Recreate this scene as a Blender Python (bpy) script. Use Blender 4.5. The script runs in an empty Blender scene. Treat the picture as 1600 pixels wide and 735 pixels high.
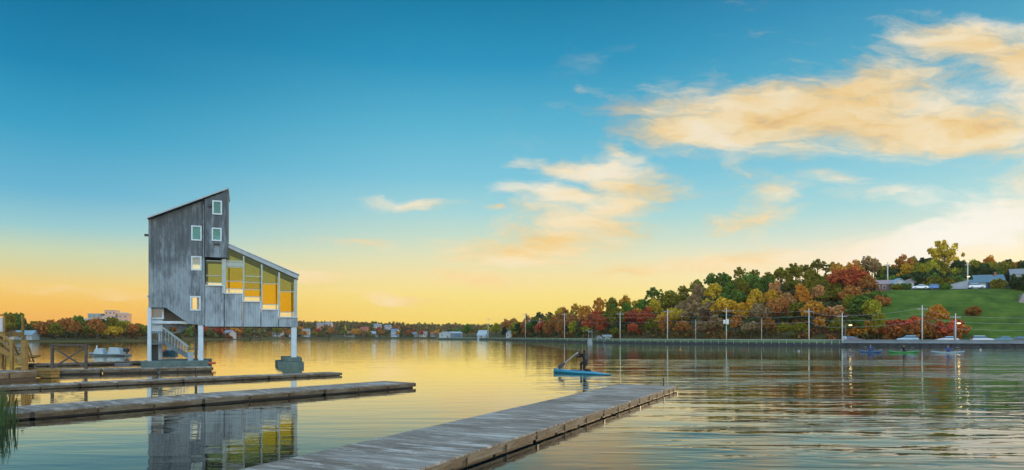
import bpy, math, random
import numpy as np
from mathutils import Vector, Matrix
from mathutils.geometry import tessellate_polygon

# ------------------------------------------------------------------ camera
F, CX, H, CH = 1067.0, 800.0, 526.5, 2.1      # photo focal length (px), centre, horizon row, eye height
sc = bpy.context.scene
col = sc.collection
cam_d = bpy.data.cameras.new('camera')
cam = bpy.data.objects.new('camera', cam_d); col.objects.link(cam)
cam.location = (0, 0, CH); cam.rotation_euler = (math.radians(90), 0, 0)
cam_d.sensor_width = 36; cam_d.lens = 36 * F / 1600
cam_d.shift_y = (H - 367.5) / 1600
cam_d.clip_start = 0.1; cam_d.clip_end = 12000
sc.camera = cam

# ------------------------------------------------------------------ view
sc.view_settings.view_transform = 'Standard'
sc.view_settings.look = 'None'
sc.view_settings.exposure = 0.0
sc.view_settings.gamma = 1.0
sc.cycles.max_bounces = 8
sc.cycles.transparent_max_bounces = 12
sc.cycles.caustics_reflective = False
sc.cycles.caustics_refractive = False
sc.cycles.sample_clamp_indirect = 6

def s2l(c):
    return tuple(((v/255)/12.92 if v/255 <= .04045 else ((v/255+.055)/1.055)**2.4) for v in c)

# ------------------------------------------------------------------ world
SUN_AZ, SUN_EL = 41.0, 6.5
HAZE = 0.00007
world = bpy.data.worlds.new('World'); sc.world = world
world.use_nodes = True
class NT:
    def __init__(s, tree): s.t = tree; s.n = tree.nodes; s.l = tree.links
    def node(s, typ, **kw):
        n = s.n.new(typ)
        for k, v in kw.items(): setattr(n, k, v)
        return n
    def put(s, sock, v):
        if isinstance(v, bpy.types.NodeSocket): s.l.new(v, sock)
        elif v is not None: sock.default_value = v
    def m(s, op, a, b=None, c=None, clamp=False):
        n = s.node('ShaderNodeMath', operation=op, use_clamp=clamp)
        s.put(n.inputs[0], a); s.put(n.inputs[1], b); s.put(n.inputs[2], c)
        return n.outputs[0]
    def vm(s, op, a, b=None, out=0):
        n = s.node('ShaderNodeVectorMath', operation=op)
        s.put(n.inputs[0], a); s.put(n.inputs[1], b)
        return n.outputs[out]
    def mix(s, f, a, b, blend='MIX'):
        n = s.node('ShaderNodeMix', data_type='RGBA', blend_type=blend)
        n.clamp_result = False
        s.put(n.inputs[0], f)
        for i, v in ((6, a), (7, b)):
            if isinstance(v, tuple) and len(v) == 3: v = v + (1,)
            s.put(n.inputs[i], v)
        return n.outputs[2]
    def smooth(s, v, a, b):
        n = s.node('ShaderNodeMapRange', interpolation_type='SMOOTHSTEP')
        s.put(n.inputs[0], v); n.inputs[1].default_value = a; n.inputs[2].default_value = b
        return n.outputs[0]
    def ramp(s, f, stops, interp='LINEAR'):
        n = s.node('ShaderNodeValToRGB'); r = n.color_ramp; r.interpolation = interp
        while len(r.elements) < len(stops): r.elements.new(0.5)
        for e, (p, c) in zip(r.elements, stops):
            e.position = p; e.color = (tuple(c) + (1,))[:4] if not isinstance(c, (int, float)) else (c, c, c, 1)
        s.put(n.inputs[0], f)
        return n.outputs[0]
    def noise(s, vec, scale=5, detail=3, rough=.5, dist=0, out=0):
        n = s.node('ShaderNodeTexNoise'); s.put(n.inputs['Vector'], vec)
        n.inputs['Scale'].default_value = scale; n.inputs['Detail'].default_value = detail
        n.inputs['Roughness'].default_value = rough; n.inputs['Distortion'].default_value = dist
        return n.outputs[out]
    def mapping(s, vec, loc=(0,0,0), rot=(0,0,0), scale=(1,1,1), typ='POINT'):
        n = s.node('ShaderNodeMapping', vector_type=typ); s.put(n.inputs[0], vec)
        n.inputs[1].default_value = loc; n.inputs[2].default_value = rot; n.inputs[3].default_value = scale
        return n.outputs[0]

w = NT(world.node_tree); w.n.clear()
gen = w.node('ShaderNodeTexCoord').outputs['Generated']
sep = w.node('ShaderNodeSeparateXYZ'); w.put(sep.inputs[0], gen)
dx, dy, dz = sep.outputs
hor = w.m('SQRT', w.m('ADD', w.m('MULTIPLY', dx, dx), w.m('MULTIPLY', dy, dy)))
el = w.m('DIVIDE', dz, w.m('MAXIMUM', hor, .02))
yc = w.m('MAXIMUM', dy, .12)
U = w.m('DIVIDE', dx, yc); V = w.m('DIVIDE', dz, yc)
front = w.smooth(dy, .12, .4)
az = w.m('ARCTAN2', dx, dy)
elc = w.m('MULTIPLY', el, 1.0, clamp=True)
def E(py, k): return max(0, min(1, (H - py) / F * k))
left = [(0, (255,168,48)), (E(497,.84),(255,184,60)), (E(472,.84),(255,200,88)), (E(447,.84),(250,212,124)), (E(420,.84),(226,217,160)), (E(392,.84),(206,219,184)),
        (E(355,.84),(156,207,212)), (E(300,.84),(106,184,214)), (E(200,.84),(58,162,200)), (E(100,.84),(22,136,180)), (E(-10,.84),(6,116,160)), (.55,(30,100,150)),(1,(105,125,145))]
mid = [(0, (255,216,84)), (E(497,1),(255,222,104)), (E(462,1),(255,230,136)), (E(432,1),(250,230,166)), (E(402,1),(232,230,188)), (E(370,1),(202,225,206)),
       (E(330,1),(166,216,220)), (E(280,1),(126,200,222)), (E(200,1),(90,182,212)), (E(100,1),(38,150,192)), (E(0,1),(12,126,168)), (.55,(30,100,150)),(1,(105,125,145))]
right = [(0, (255,218,110)), (E(480,.88),(255,228,140)), (E(440,.88),(255,238,180)), (E(400,.88),(248,236,208)), (E(360,.88),(208,226,214)),
         (E(320,.88),(164,216,220)), (E(270,.88),(138,206,222)), (E(180,.88),(104,186,214)), (E(80,.88),(70,166,200)), (E(-10,.88),(44,144,186)), (.55,(30,100,150)),(1,(105,125,145))]
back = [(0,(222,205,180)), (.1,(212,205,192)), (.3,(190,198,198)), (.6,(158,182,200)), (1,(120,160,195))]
def rp(st): return w.ramp(elc, [(p, s2l(c)) for p, c in st])
azL = w.smooth(az, math.radians(-36), math.radians(-4))
azR = w.smooth(az, math.radians(2), math.radians(30))
sky = w.mix(azL, rp(left), rp(mid)); sky = w.mix(azR, sky, rp(right))
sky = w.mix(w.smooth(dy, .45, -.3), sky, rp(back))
boost = w.m('ADD', 1.0, w.m('MULTIPLY', w.m('MAXIMUM', w.smooth(dy, .3, -.5), w.smooth(dz, .55, .95)), 2.7))  # unseen sky behind the camera and overhead brightened for extra fill light
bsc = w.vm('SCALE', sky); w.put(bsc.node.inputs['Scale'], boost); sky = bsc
nish = w.node('ShaderNodeTexSky', sky_type='NISHITA'); nish.sun_disc = False
nish.sun_elevation = math.radians(SUN_EL); nish.sun_rotation = math.radians(SUN_AZ)
nish.air_density = 1.2; nish.dust_density = 1.5; nish.ozone_density = 2.0
nsc = w.vm('SCALE', nish.outputs[0]); nsc.node.inputs['Scale'].default_value = .08
sky = w.mix(.05, sky, nsc)
# clouds, placed by direction (U = x/y, V = z/y of the view direction)
comb = w.node('ShaderNodeCombineXYZ'); w.put(comb.inputs[0], U); w.put(comb.inputs[1], V)
UV = comb.outputs[0]
warp = w.noise(w.mapping(UV, scale=(5, 12, 1), rot=(0,0,.12)), 1, 3, .55, out=1)
wv = w.vm('SUBTRACT', warp, (.5,.5,.5))
wsc = w.vm('MULTIPLY', wv, (.10,.045,0))
warp2 = w.vm('MULTIPLY', w.vm('SUBTRACT', w.noise(w.mapping(UV, scale=(16, 40, 1), rot=(0,0,.2)), 1, 4, .6, out=1), (.5,.5,.5)), (.05,.022,0))
UVw = w.vm('ADD', w.vm('ADD', UV, wsc), warp2)
blobs = [ # px, py, rx, ry, rot(deg), strength
 (1250,178,330,70,4,1.5),(1060,208,150,32,2,1.3),(1480,200,280,56,-2,1.5),(1330,138,200,52,8,1.3),
 (1510,66,125,44,-12,1.35),(1620,100,140,58,-18,1.4),(1650,190,140,60,0,1.1),(960,240,60,12,-25,.7),
 (925,266,130,22,-4,1.15),(985,292,95,34,-10,1.1),(880,306,100,22,-4,1.1),(905,346,130,26,-8,1.15),(960,322,90,32,20,1.1),
 (825,394,150,32,3,1.1),(870,374,110,22,-5,1.0),(652,317,62,7,-4,.38),(550,384,70,9,-6,.5),(730,436,90,16,-6,.8),(635,466,90,9,-10,.7),
 (1195,335,75,22,12,.6),(1213,290,55,28,-25,.6),(1405,310,80,16,-6,.42),(1308,279,55,9,-5,.38),
 (1190,408,230,20,5,1.0),(1440,380,260,40,10,1.3),(1590,345,200,50,12,1.4),(1585,315,60,12,8,1.0),(1000,420,120,14,3,.6),(770,330,20,7,0,.7),
 (1700,300,160,60,0,1.0),(500,430,90,9,0,.5),(240,455,160,8,0,.35)]
acc = None
for (px, py, rx, ry, rot, st) in blobs:
    mp = w.mapping(UVw, loc=((px-CX)/F, (H-py)/F, 0), rot=(0,0,math.radians(rot)), scale=(rx/F, ry/F, 1), typ='TEXTURE')
    ln = w.vm('LENGTH', mp, out=1)
    v = w.m('MULTIPLY', w.m('SUBTRACT', 1.0, ln), st)
    acc = v if acc is None else w.m('MAXIMUM', acc, v)
n1 = w.noise(w.mapping(UVw, scale=(6, 19, 1), rot=(0,0,.16)), 1, 9, .58, .35)
n2 = w.noise(w.mapping(UVw, scale=(3.5, 11, 1), rot=(0,0,-.2), loc=(3,5,0)), 1, 5, .55, .3)
n3 = w.noise(w.mapping(UVw, scale=(4, 15, 1), rot=(0,0,.3), loc=(7,1,0)), 1, 6, .6, .2)
nf = w.noise(w.mapping(UVw, scale=(17, 60, 1), rot=(0,0,.22), loc=(1,9,0)), 1, 8, .65, .3)
dens = w.m('ADD', acc, w.m('ADD', w.m('MULTIPLY', w.m('SUBTRACT', n1, .5), 2.4), w.m('MULTIPLY', w.m('SUBTRACT', nf, .5), 1.3)))
dens = w.m('MULTIPLY', w.smooth(dens, -.25, 1.0), front)
wisps = w.m('MULTIPLY', w.smooth(n3, .56, .8), w.m('MULTIPLY', w.smooth(V, .05, .2), w.m('MULTIPLY', front, w.smooth(U, -.1, .35))))
dens = w.m('MAXIMUM', dens, w.m('MULTIPLY', wisps, .4))
tone = w.ramp(w.m('ADD', n2, w.m('MULTIPLY', w.m('SUBTRACT', n1, .5), .7)),
              [(.28, s2l((232,176,100))), (.42, s2l((250,208,132))), (.55, s2l((255,228,180))), (.72, s2l((255,240,214)))])
gold = w.mix(.35, tone, s2l((253,214,140)))
tone = w.mix(w.smooth(V, .17, .06), tone, gold)
bright = w.mix(w.m('MULTIPLY', w.smooth(U, .32, .62), w.smooth(V, .3, .15)), tone, s2l((255,249,236)))
sky = w.mix(w.m('MULTIPLY', dens, .86), sky, bright)
# a pale undershade so the clouds have body
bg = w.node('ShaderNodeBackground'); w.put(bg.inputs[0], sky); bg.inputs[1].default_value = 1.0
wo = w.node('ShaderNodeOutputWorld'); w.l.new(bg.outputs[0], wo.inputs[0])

# ------------------------------------------------------------------ sun
sd = bpy.data.lights.new('sun', 'SUN'); sd.energy = 2.2; sd.angle = math.radians(.6); sd.color = (1, .72, .42)
sun = bpy.data.objects.new('sun', sd); col.objects.link(sun)
sv = Vector((math.sin(math.radians(SUN_AZ))*math.cos(math.radians(SUN_EL)), math.cos(math.radians(SUN_AZ))*math.cos(math.radians(SUN_EL)), math.sin(math.radians(SUN_EL))))
sun.rotation_euler = sv.to_track_quat('Z', 'Y').to_euler()
sun.location = (150, 150, 80)

# ------------------------------------------------------------------ helpers
def ray(px, Y): return (px - CX) / F * Y
def zat(py, Y): return CH - (py - H) / F * Y
def gp(px, py, z=0.0):
    Y = (CH - z) * F / (py - H); return Vector((ray(px, Y), Y, z))

def tag(o, label=None, cat=None, group=None, kind=None):
    if label: o['label'] = label
    if cat: o['category'] = cat
    if group: o['group'] = group
    if kind: o['kind'] = kind
    return o
def empty(name, loc, rz=0, label=None, cat=None, group=None):
    o = bpy.data.objects.new(name, None); col.objects.link(o)
    o.location = loc; o.rotation_euler = (0, 0, rz); o.empty_display_size = .2
    return tag(o, label, cat, group)
def copy_tree(o, parent=None):
    c = o.copy(); col.objects.link(c)
    if parent: c.parent = parent
    for ch in list(o.children): copy_tree(ch, c)
    return c

class MB:
    def __init__(s): s.v = []; s.f = []; s.mi = []
    def face(s, pts, mi=0):
        b = len(s.v); s.v += [tuple(p) for p in pts]; s.f.append(tuple(range(b, b+len(pts)))); s.mi.append(mi); return s
    def box(s, x0, x1, y0, y1, z0, z1, mi=0):
        b = len(s.v)
        s.v += [(x0,y0,z0),(x1,y0,z0),(x1,y1,z0),(x0,y1,z0),(x0,y0,z1),(x1,y0,z1),(x1,y1,z1),(x0,y1,z1)]
        for f in ((0,3,2,1),(4,5,6,7),(0,1,5,4),(1,2,6,5),(2,3,7,6),(3,0,4,7)):
            s.f.append(tuple(b+i for i in f)); s.mi.append(mi)
        return s
    def bar(s, a, b, w_=.1, h=None, mi=0, up=(0,0,1)):
        a = Vector(a); b = Vector(b); d = (b-a).normalized(); h = h or w_
        u = Vector(up)
        if abs(d.dot(u)) > .98: u = Vector((0,1,0))
        r = d.cross(u).normalized(); u = r.cross(d)
        i = len(s.v)
        for p in (a, b):
            for sx, sy in ((-1,-1),(1,-1),(1,1),(-1,1)):
                s.v.append(tuple(p + r*sx*w_/2 + u*sy*h/2))
        for f in ((0,1,2,3),(7,6,5,4),(0,4,5,1),(1,5,6,2),(2,6,7,3),(3,7,4,0)):
            s.f.append(tuple(i+k for k in f)); s.mi.append(mi)
        return s
    def tube(s, pts, rad, n=8, mi=0, cap=True):
        pts = [Vector(p) for p in pts]
        if not isinstance(rad, (list, tuple)): rad = [rad]*len(pts)
        rings = []
        for k, p in enumerate(pts):
            d = (pts[min(k+1, len(pts)-1)] - pts[max(k-1, 0)]).normalized()
            u = Vector((0,0,1)) if abs(d.z) < .9 else Vector((1,0,0))
            r = d.cross(u).normalized(); u = r.cross(d)
            b = len(s.v)
            for j in range(n):
                t = 2*math.pi*j/n
                s.v.append(tuple(p + (r*math.cos(t)+u*math.sin(t))*rad[k]))
            rings.append(b)
        for a, b in zip(rings, rings[1:]):
            for j in range(n):
                s.f.append((a+j, a+(j+1)%n, b+(j+1)%n, b+j)); s.mi.append(mi)
        if cap:
            s.f.append(tuple(rings[0]+j for j in reversed(range(n)))); s.mi.append(mi)
            s.f.append(tuple(rings[-1]+j for j in range(n))); s.mi.append(mi)
        return s
    def loft(s, rings, mi=0, close=True):
        idx = []
        for r in rings:
            idx.append(len(s.v)); s.v += [tuple(p) for p in r]
        n = len(rings[0])
        for a, b in zip(idx, idx[1:]):
            for j in range(n if close else n-1):
                s.f.append((a+j, a+(j+1)%n, b+(j+1)%n, b+j)); s.mi.append(mi)
        if close:
            s.f.append(tuple(idx[0]+j for j in reversed(range(n)))); s.mi.append(mi)
            s.f.append(tuple(idx[-1]+j for j in range(n))); s.mi.append(mi)
        return s
    def wall(s, outer, holes, v0, v1, mi=0):
        """polygon (u,z) with rectangular holes, thickness v0..v1"""
        polys = [outer] + holes
        tri = tessellate_polygon([[Vector((p[0], p[1], 0)) for p in q] for q in polys])
        flat = [p for q in polys for p in q]
        for vv in (v0, v1):
            b = len(s.v); s.v += [(p[0], vv, p[1]) for p in flat]
            for t in tri: s.f.append(tuple(b+i for i in t)); s.mi.append(mi)
        for q in polys:
            for a, b in zip(q, q[1:]+q[:1]):
                s.face([(a[0],v0,a[1]),(b[0],v0,b[1]),(b[0],v1,b[1]),(a[0],v1,a[1])], mi)
        return s
    def build(s, name, mats, parent=None, smooth=False, bevel=0, fix=True):
        me = bpy.data.meshes.new(name); me.from_pydata(s.v, [], s.f)
        for m_ in (mats if isinstance(mats, (list, tuple)) else [mats]): me.materials.append(m_)
        me.polygons.foreach_set('material_index', s.mi)
        if fix:
            import bmesh
            bm = bmesh.new(); bm.from_mesh(me); bmesh.ops.recalc_face_normals(bm, faces=bm.faces); bm.to_mesh(me); bm.free()
        if smooth: me.polygons.foreach_set('use_smooth', [True]*len(me.polygons))
        me.update()
        o = bpy.data.objects.new(name, me); col.objects.link(o)
        if parent: o.parent = parent
        if bevel:
            b = o.modifiers.new('bevel', 'BEVEL'); b.width = bevel; b.segments = 1; b.limit_method = 'ANGLE'
        return o

# ------------------------------------------------------------------ materials
def mat(name, color, rough=.7, metal=0, var=.15, vscale=3, bump=0, bscale=20, stretch=(1,1,1), spec=.5, second=None):
    m_ = bpy.data.materials.new(name); m_.use_nodes = True
    t = NT(m_.node_tree); b = t.n['Principled BSDF']
    oc = t.node('ShaderNodeTexCoord').outputs['Object']
    vec = t.mapping(oc, scale=stretch)
    n = t.noise(vec, vscale, 5, .6)
    dark = tuple(c*(1-var) for c in color) if second is None else second
    light = tuple(min(1, c*(1+var)) for c in color)
    c = t.ramp(n, [(.3, dark), (.7, light)])
    t.put(b.inputs['Base Color'], c)
    b.inputs['Roughness'].default_value = rough; b.inputs['Metallic'].default_value = metal
    b.inputs['Specular IOR Level'].default_value = spec
    if bump:
        bn = t.node('ShaderNodeBump'); t.put(bn.inputs['Height'], t.noise(vec, bscale, 4, .6)); bn.inputs['Strength'].default_value = bump
        bn.inputs['Distance'].default_value = .02
        t.l.new(bn.outputs[0], b.inputs['Normal'])
    return m_

# weathered vertical boards of the tower
def board_mat(name, base, stain, amount):
    m_ = bpy.data.materials.new(name); m_.use_nodes = True
    t = NT(m_.node_tree); b = t.n['Principled BSDF']
    oc = t.node('ShaderNodeTexCoord').outputs['Object']
    sx = t.node('ShaderNodeSeparateXYZ'); t.put(sx.inputs[0], oc)
    x = t.m('ADD', sx.outputs[0], sx.outputs[1])
    bd = t.m('DIVIDE', x, .16)
    fr = t.m('FRACT', bd); idx = t.m('FLOOR', bd)
    gap = t.m('LESS_THAN', t.m('ABSOLUTE', t.m('SUBTRACT', fr, .5)), .44)
    wn = t.node('ShaderNodeTexWhiteNoise', noise_dimensions='1D'); t.put(wn.inputs['W'], idx)
    streak = t.noise(t.mapping(oc, scale=(4.5, 4.5, .75)), 1, 9, .72)
    big = t.noise(t.mapping(oc, scale=(.8, .8, .5), loc=(2,0,3)), 1, 6, .65)
    grain = t.noise(t.mapping(oc, scale=(60, 60, 2.5)), 1, 3, .6)
    zf = t.smooth(sx.outputs[2], 4.5, 10.5)
    st = t.m('ADD', t.m('MULTIPLY', streak, .7), t.m('ADD', t.m('MULTIPLY', big, .55), t.m('MULTIPLY', zf, amount)))
    f = t.smooth(st, .54, .80)
    c = t.mix(f, base, stain)
    c = t.mix(t.m('MULTIPLY', t.smooth(t.noise(t.mapping(oc, scale=(3,3,.5), loc=(9,4,1)), 1, 8, .7), .5, .66), .28), c, tuple(min(1,v*1.6) for v in base))
    c = t.mix(t.m('MULTIPLY', wn.outputs[0], .22), c, tuple(v*.62 for v in base))
    c = t.mix(t.m('MULTIPLY', t.smooth(grain, .4, .75), .4), c, tuple(v*.5 for v in base))
    c = t.mix(t.m('MULTIPLY', t.m('SUBTRACT', 1, gap), t.m('MULTIPLY', big, .75)), c, (.05,.055,.06))
    t.put(b.inputs['Base Color'], c); b.inputs['Roughness'].default_value = .85
    bn = t.node('ShaderNodeBump'); t.put(bn.inputs['Height'], t.m('ADD', gap, t.m('MULTIPLY', grain, .4))); bn.inputs['Strength'].default_value = .35
    bn.inputs['Distance'].default_value = .01
    t.l.new(bn.outputs[0], b.inputs['Normal'])
    return m_
M = {}
M['board'] = board_mat('weathered_boards', (.255,.325,.365), (.058,.074,.085), .20)
M['board_light'] = board_mat('weathered_boards_pale', (.33,.41,.46), (.11,.14,.16), .05)
M['white'] = mat('white_paint', (.46,.58,.66), .5, var=.12, vscale=2, bump=.1)
M['frame'] = mat('window_frame_paint', (.48,.60,.66), .5, var=.08)
M['mull'] = mat('mullion_paint', (.33,.40,.38), .5, var=.1)
M['metal'] = mat('roof_metal', (.25,.32,.36), .45, .3, var=.15)
M['dark'] = mat('dark_metal', (.03,.035,.04), .5, .3)
M['interior'] = mat('interior_wall', (.22,.22,.2), .9)
M['concrete'] = mat('mossy_concrete', (.09,.13,.12), .85, var=.35, vscale=2.5, bump=.3, second=(.06,.10,.09))
M['stairwood'] = mat('stair_wood', (.12,.155,.17), .8, var=.3, bump=.2)
M['yellowwood'] = mat('treated_lumber', (.24,.145,.035), .75, var=.35, vscale=4, stretch=(1,1,1), bump=.3)
M['gatewood'] = mat('gate_wood', (.085,.065,.055), .8, var=.3, bump=.2)
M['float'] = mat('dock_float', (.018,.018,.018), .6, var=.4)
M['rustybracket'] = mat('rusty_bracket', (.05,.035,.025), .7, .4, var=.4)
M['canvas'] = mat('cockpit_grey', (.05,.08,.11), .6)
M['black'] = mat('black_rubber', (.015,.015,.017), .5)
M['asphalt'] = mat('asphalt', (.06,.062,.066), .9, bump=.2)
M['rail'] = mat('galvanised_rail', (.14,.19,.23), .5, .3, var=.2, vscale=.5)
M['marker'] = mat('dull_white_paint', (.22,.26,.27), .7)
M['railpost'] = mat('rail_post', (.24,.25,.23), .7, var=.3)
M['railwhite'] = mat('pale_rail', (.36,.40,.38), .55, var=.15)
M['stone'] = mat('sea_wall_stone', (.022,.022,.02), .9, var=.5, vscale=1.2, bump=.5, bscale=3)
M['pole'] = mat('weathered_pole', (.50,.50,.47), .75, var=.12, bump=.2)
M['poledark'] = mat('brown_pole', (.33,.30,.27), .8, var=.15, bump=.2)
M['bark'] = mat('bark', (.06,.05,.04), .9, var=.3, bump=.5)
M['wire'] = mat('cable', (.30,.30,.30), .6)
M['glasswin'] = mat('dark_window_glass', (.05,.09,.12), .08, var=.1, spec=.9)
M['skin'] = mat('skin', (.45,.22,.15), .5, var=.05)
M['wetsuit'] = mat('black_suit', (.006,.007,.009), .8, var=.3)
M['hair'] = mat('dark_hair', (.02,.012,.008), .6)

def glass_mat(name, tint, gloss=.12, glosscol=(1,1,1)):
    m_ = bpy.data.materials.new(name); m_.use_nodes = True
    t = NT(m_.node_tree); t.n.remove(t.n['Principled BSDF'])
    tr = t.node('ShaderNodeBsdfTransparent'); tr.inputs[0].default_value = tint + (1,)
    gl = t.node('ShaderNodeBsdfGlossy'); gl.inputs['Roughness'].default_value = .03; gl.inputs[0].default_value = glosscol + (1,)
    mx = t.node('ShaderNodeMixShader')
    lw = t.node('ShaderNodeLayerWeight'); lw.inputs[0].default_value = .3
    t.put(mx.inputs[0], t.m('ADD', t.m('MULTIPLY', lw.outputs[1], .15), gloss, clamp=True))
    t.l.new(tr.outputs[0], mx.inputs[1]); t.l.new(gl.outputs[0], mx.inputs[2])
    t.l.new(mx.outputs[0], t.n['Material Output'].inputs[0])
    return m_
M['g_olive'] = glass_mat('dimmed_sky_glass_olive', (.52,.53,.28), .05, (.5,.6,.4))  # dim look of the upper panes is put into this tint
M['g_mid'] = glass_mat('sky_glow_glass_amber', (.64,.58,.18), .04, (.5,.6,.4))  # warm sky glow of the middle rows, carried by the tint
M['g_gold'] = glass_mat('sky_glow_glass_gold', (.86,.70,.10), .02, (.6,.6,.4))  # golden sky glow in the lower panes is coloured into the glass
M['g_clear'] = glass_mat('clear_glass', (.93,.93,.90), .05)
M['g_teal'] = glass_mat('window_glass_teal', (.50,.75,.74), .10, (.35,.62,.62))

# dock planks: grey, frosty, blotched
def dock_mat(name, cold=1.0):
    m_ = bpy.data.materials.new(name); m_.use_nodes = True
    t = NT(m_.node_tree); b = t.n['Principled BSDF']
    oc = t.node('ShaderNodeTexCoord').outputs['Object']
    geo = t.node('ShaderNodeNewGeometry')
    big = t.noise(t.mapping(oc, scale=(1.1,.4,1)), 1, 8, .7, .3)
    blot = t.noise(t.mapping(oc, scale=(5,.9,1), loc=(5,2,0)), 1, 8, .75, .4)
    grain = t.noise(t.mapping(oc, scale=(45,2.2,10)), 1, 4, .6)
    spots = t.noise(t.mapping(oc, scale=(14,9,10)), 1, 4, .7)
    c = t.ramp(big, [(.34,(.10,.07,.045)), (.5,(.20,.165,.125)), (.64,(.33,.295,.25))])
    c = t.mix(t.m('MULTIPLY', t.smooth(blot, .50, .62), .8), c, (.55,.51,.46))
    c = t.mix(t.m('MULTIPLY', t.smooth(blot, .47, .34), .75), c, (.07,.052,.038))
    c = t.mix(t.m('MULTIPLY', t.smooth(grain, .45, .75), .5), c, (.075,.065,.058))
    c = t.mix(t.m('MULTIPLY', geo.outputs['Random Per Island'], .35), c, (.13,.115,.10))
    c = t.mix(t.m('MULTIPLY', t.smooth(spots, .6, .75), .5), c, (.52,.49,.45))
    t.put(b.inputs['Base Color'], c)
    t.put(b.inputs['Roughness'], t.m('ADD', t.m('MULTIPLY', spots, .5), .45))
    bn = t.node('ShaderNodeBump'); t.put(bn.inputs['Height'], t.m('ADD', grain, t.m('MULTIPLY', spots, .5))); bn.inputs['Strength'].default_value = .5; bn.inputs['Distance'].default_value = .006
    t.l.new(bn.outputs[0], b.inputs['Normal'])
    return m_
M['plank'] = dock_mat('weathered_dock_planks')
def fascia_mat():
    m_ = bpy.data.materials.new('dock_fascia'); m_.use_nodes = True
    t = NT(m_.node_tree); b = t.n['Principled BSDF']
    oc = t.node('ShaderNodeTexCoord').outputs['Object']
    a = t.noise(t.mapping(oc, scale=(1.3,1,5)), 1, 6, .7, .3)
    g = t.noise(t.mapping(oc, scale=(3,40,40)), 1, 4, .6)
    c = t.ramp(a, [(.3,(.05,.03,.015)), (.45,(.12,.085,.045)), (.6,(.19,.165,.115)), (.75,(.08,.085,.05))])
    c = t.mix(t.m('MULTIPLY', t.smooth(g, .45, .7), .55), c, (.07,.05,.03))
    t.put(b.inputs['Base Color'], c); b.inputs['Roughness'].default_value = .75
    bn = t.node('ShaderNodeBump'); t.put(bn.inputs['Height'], g); bn.inputs['Strength'].default_value = .4; bn.inputs['Distance'].default_value = .01
    t.l.new(bn.outputs[0], b.inputs['Normal'])
    return m_
M['fascia'] = fascia_mat()

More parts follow.
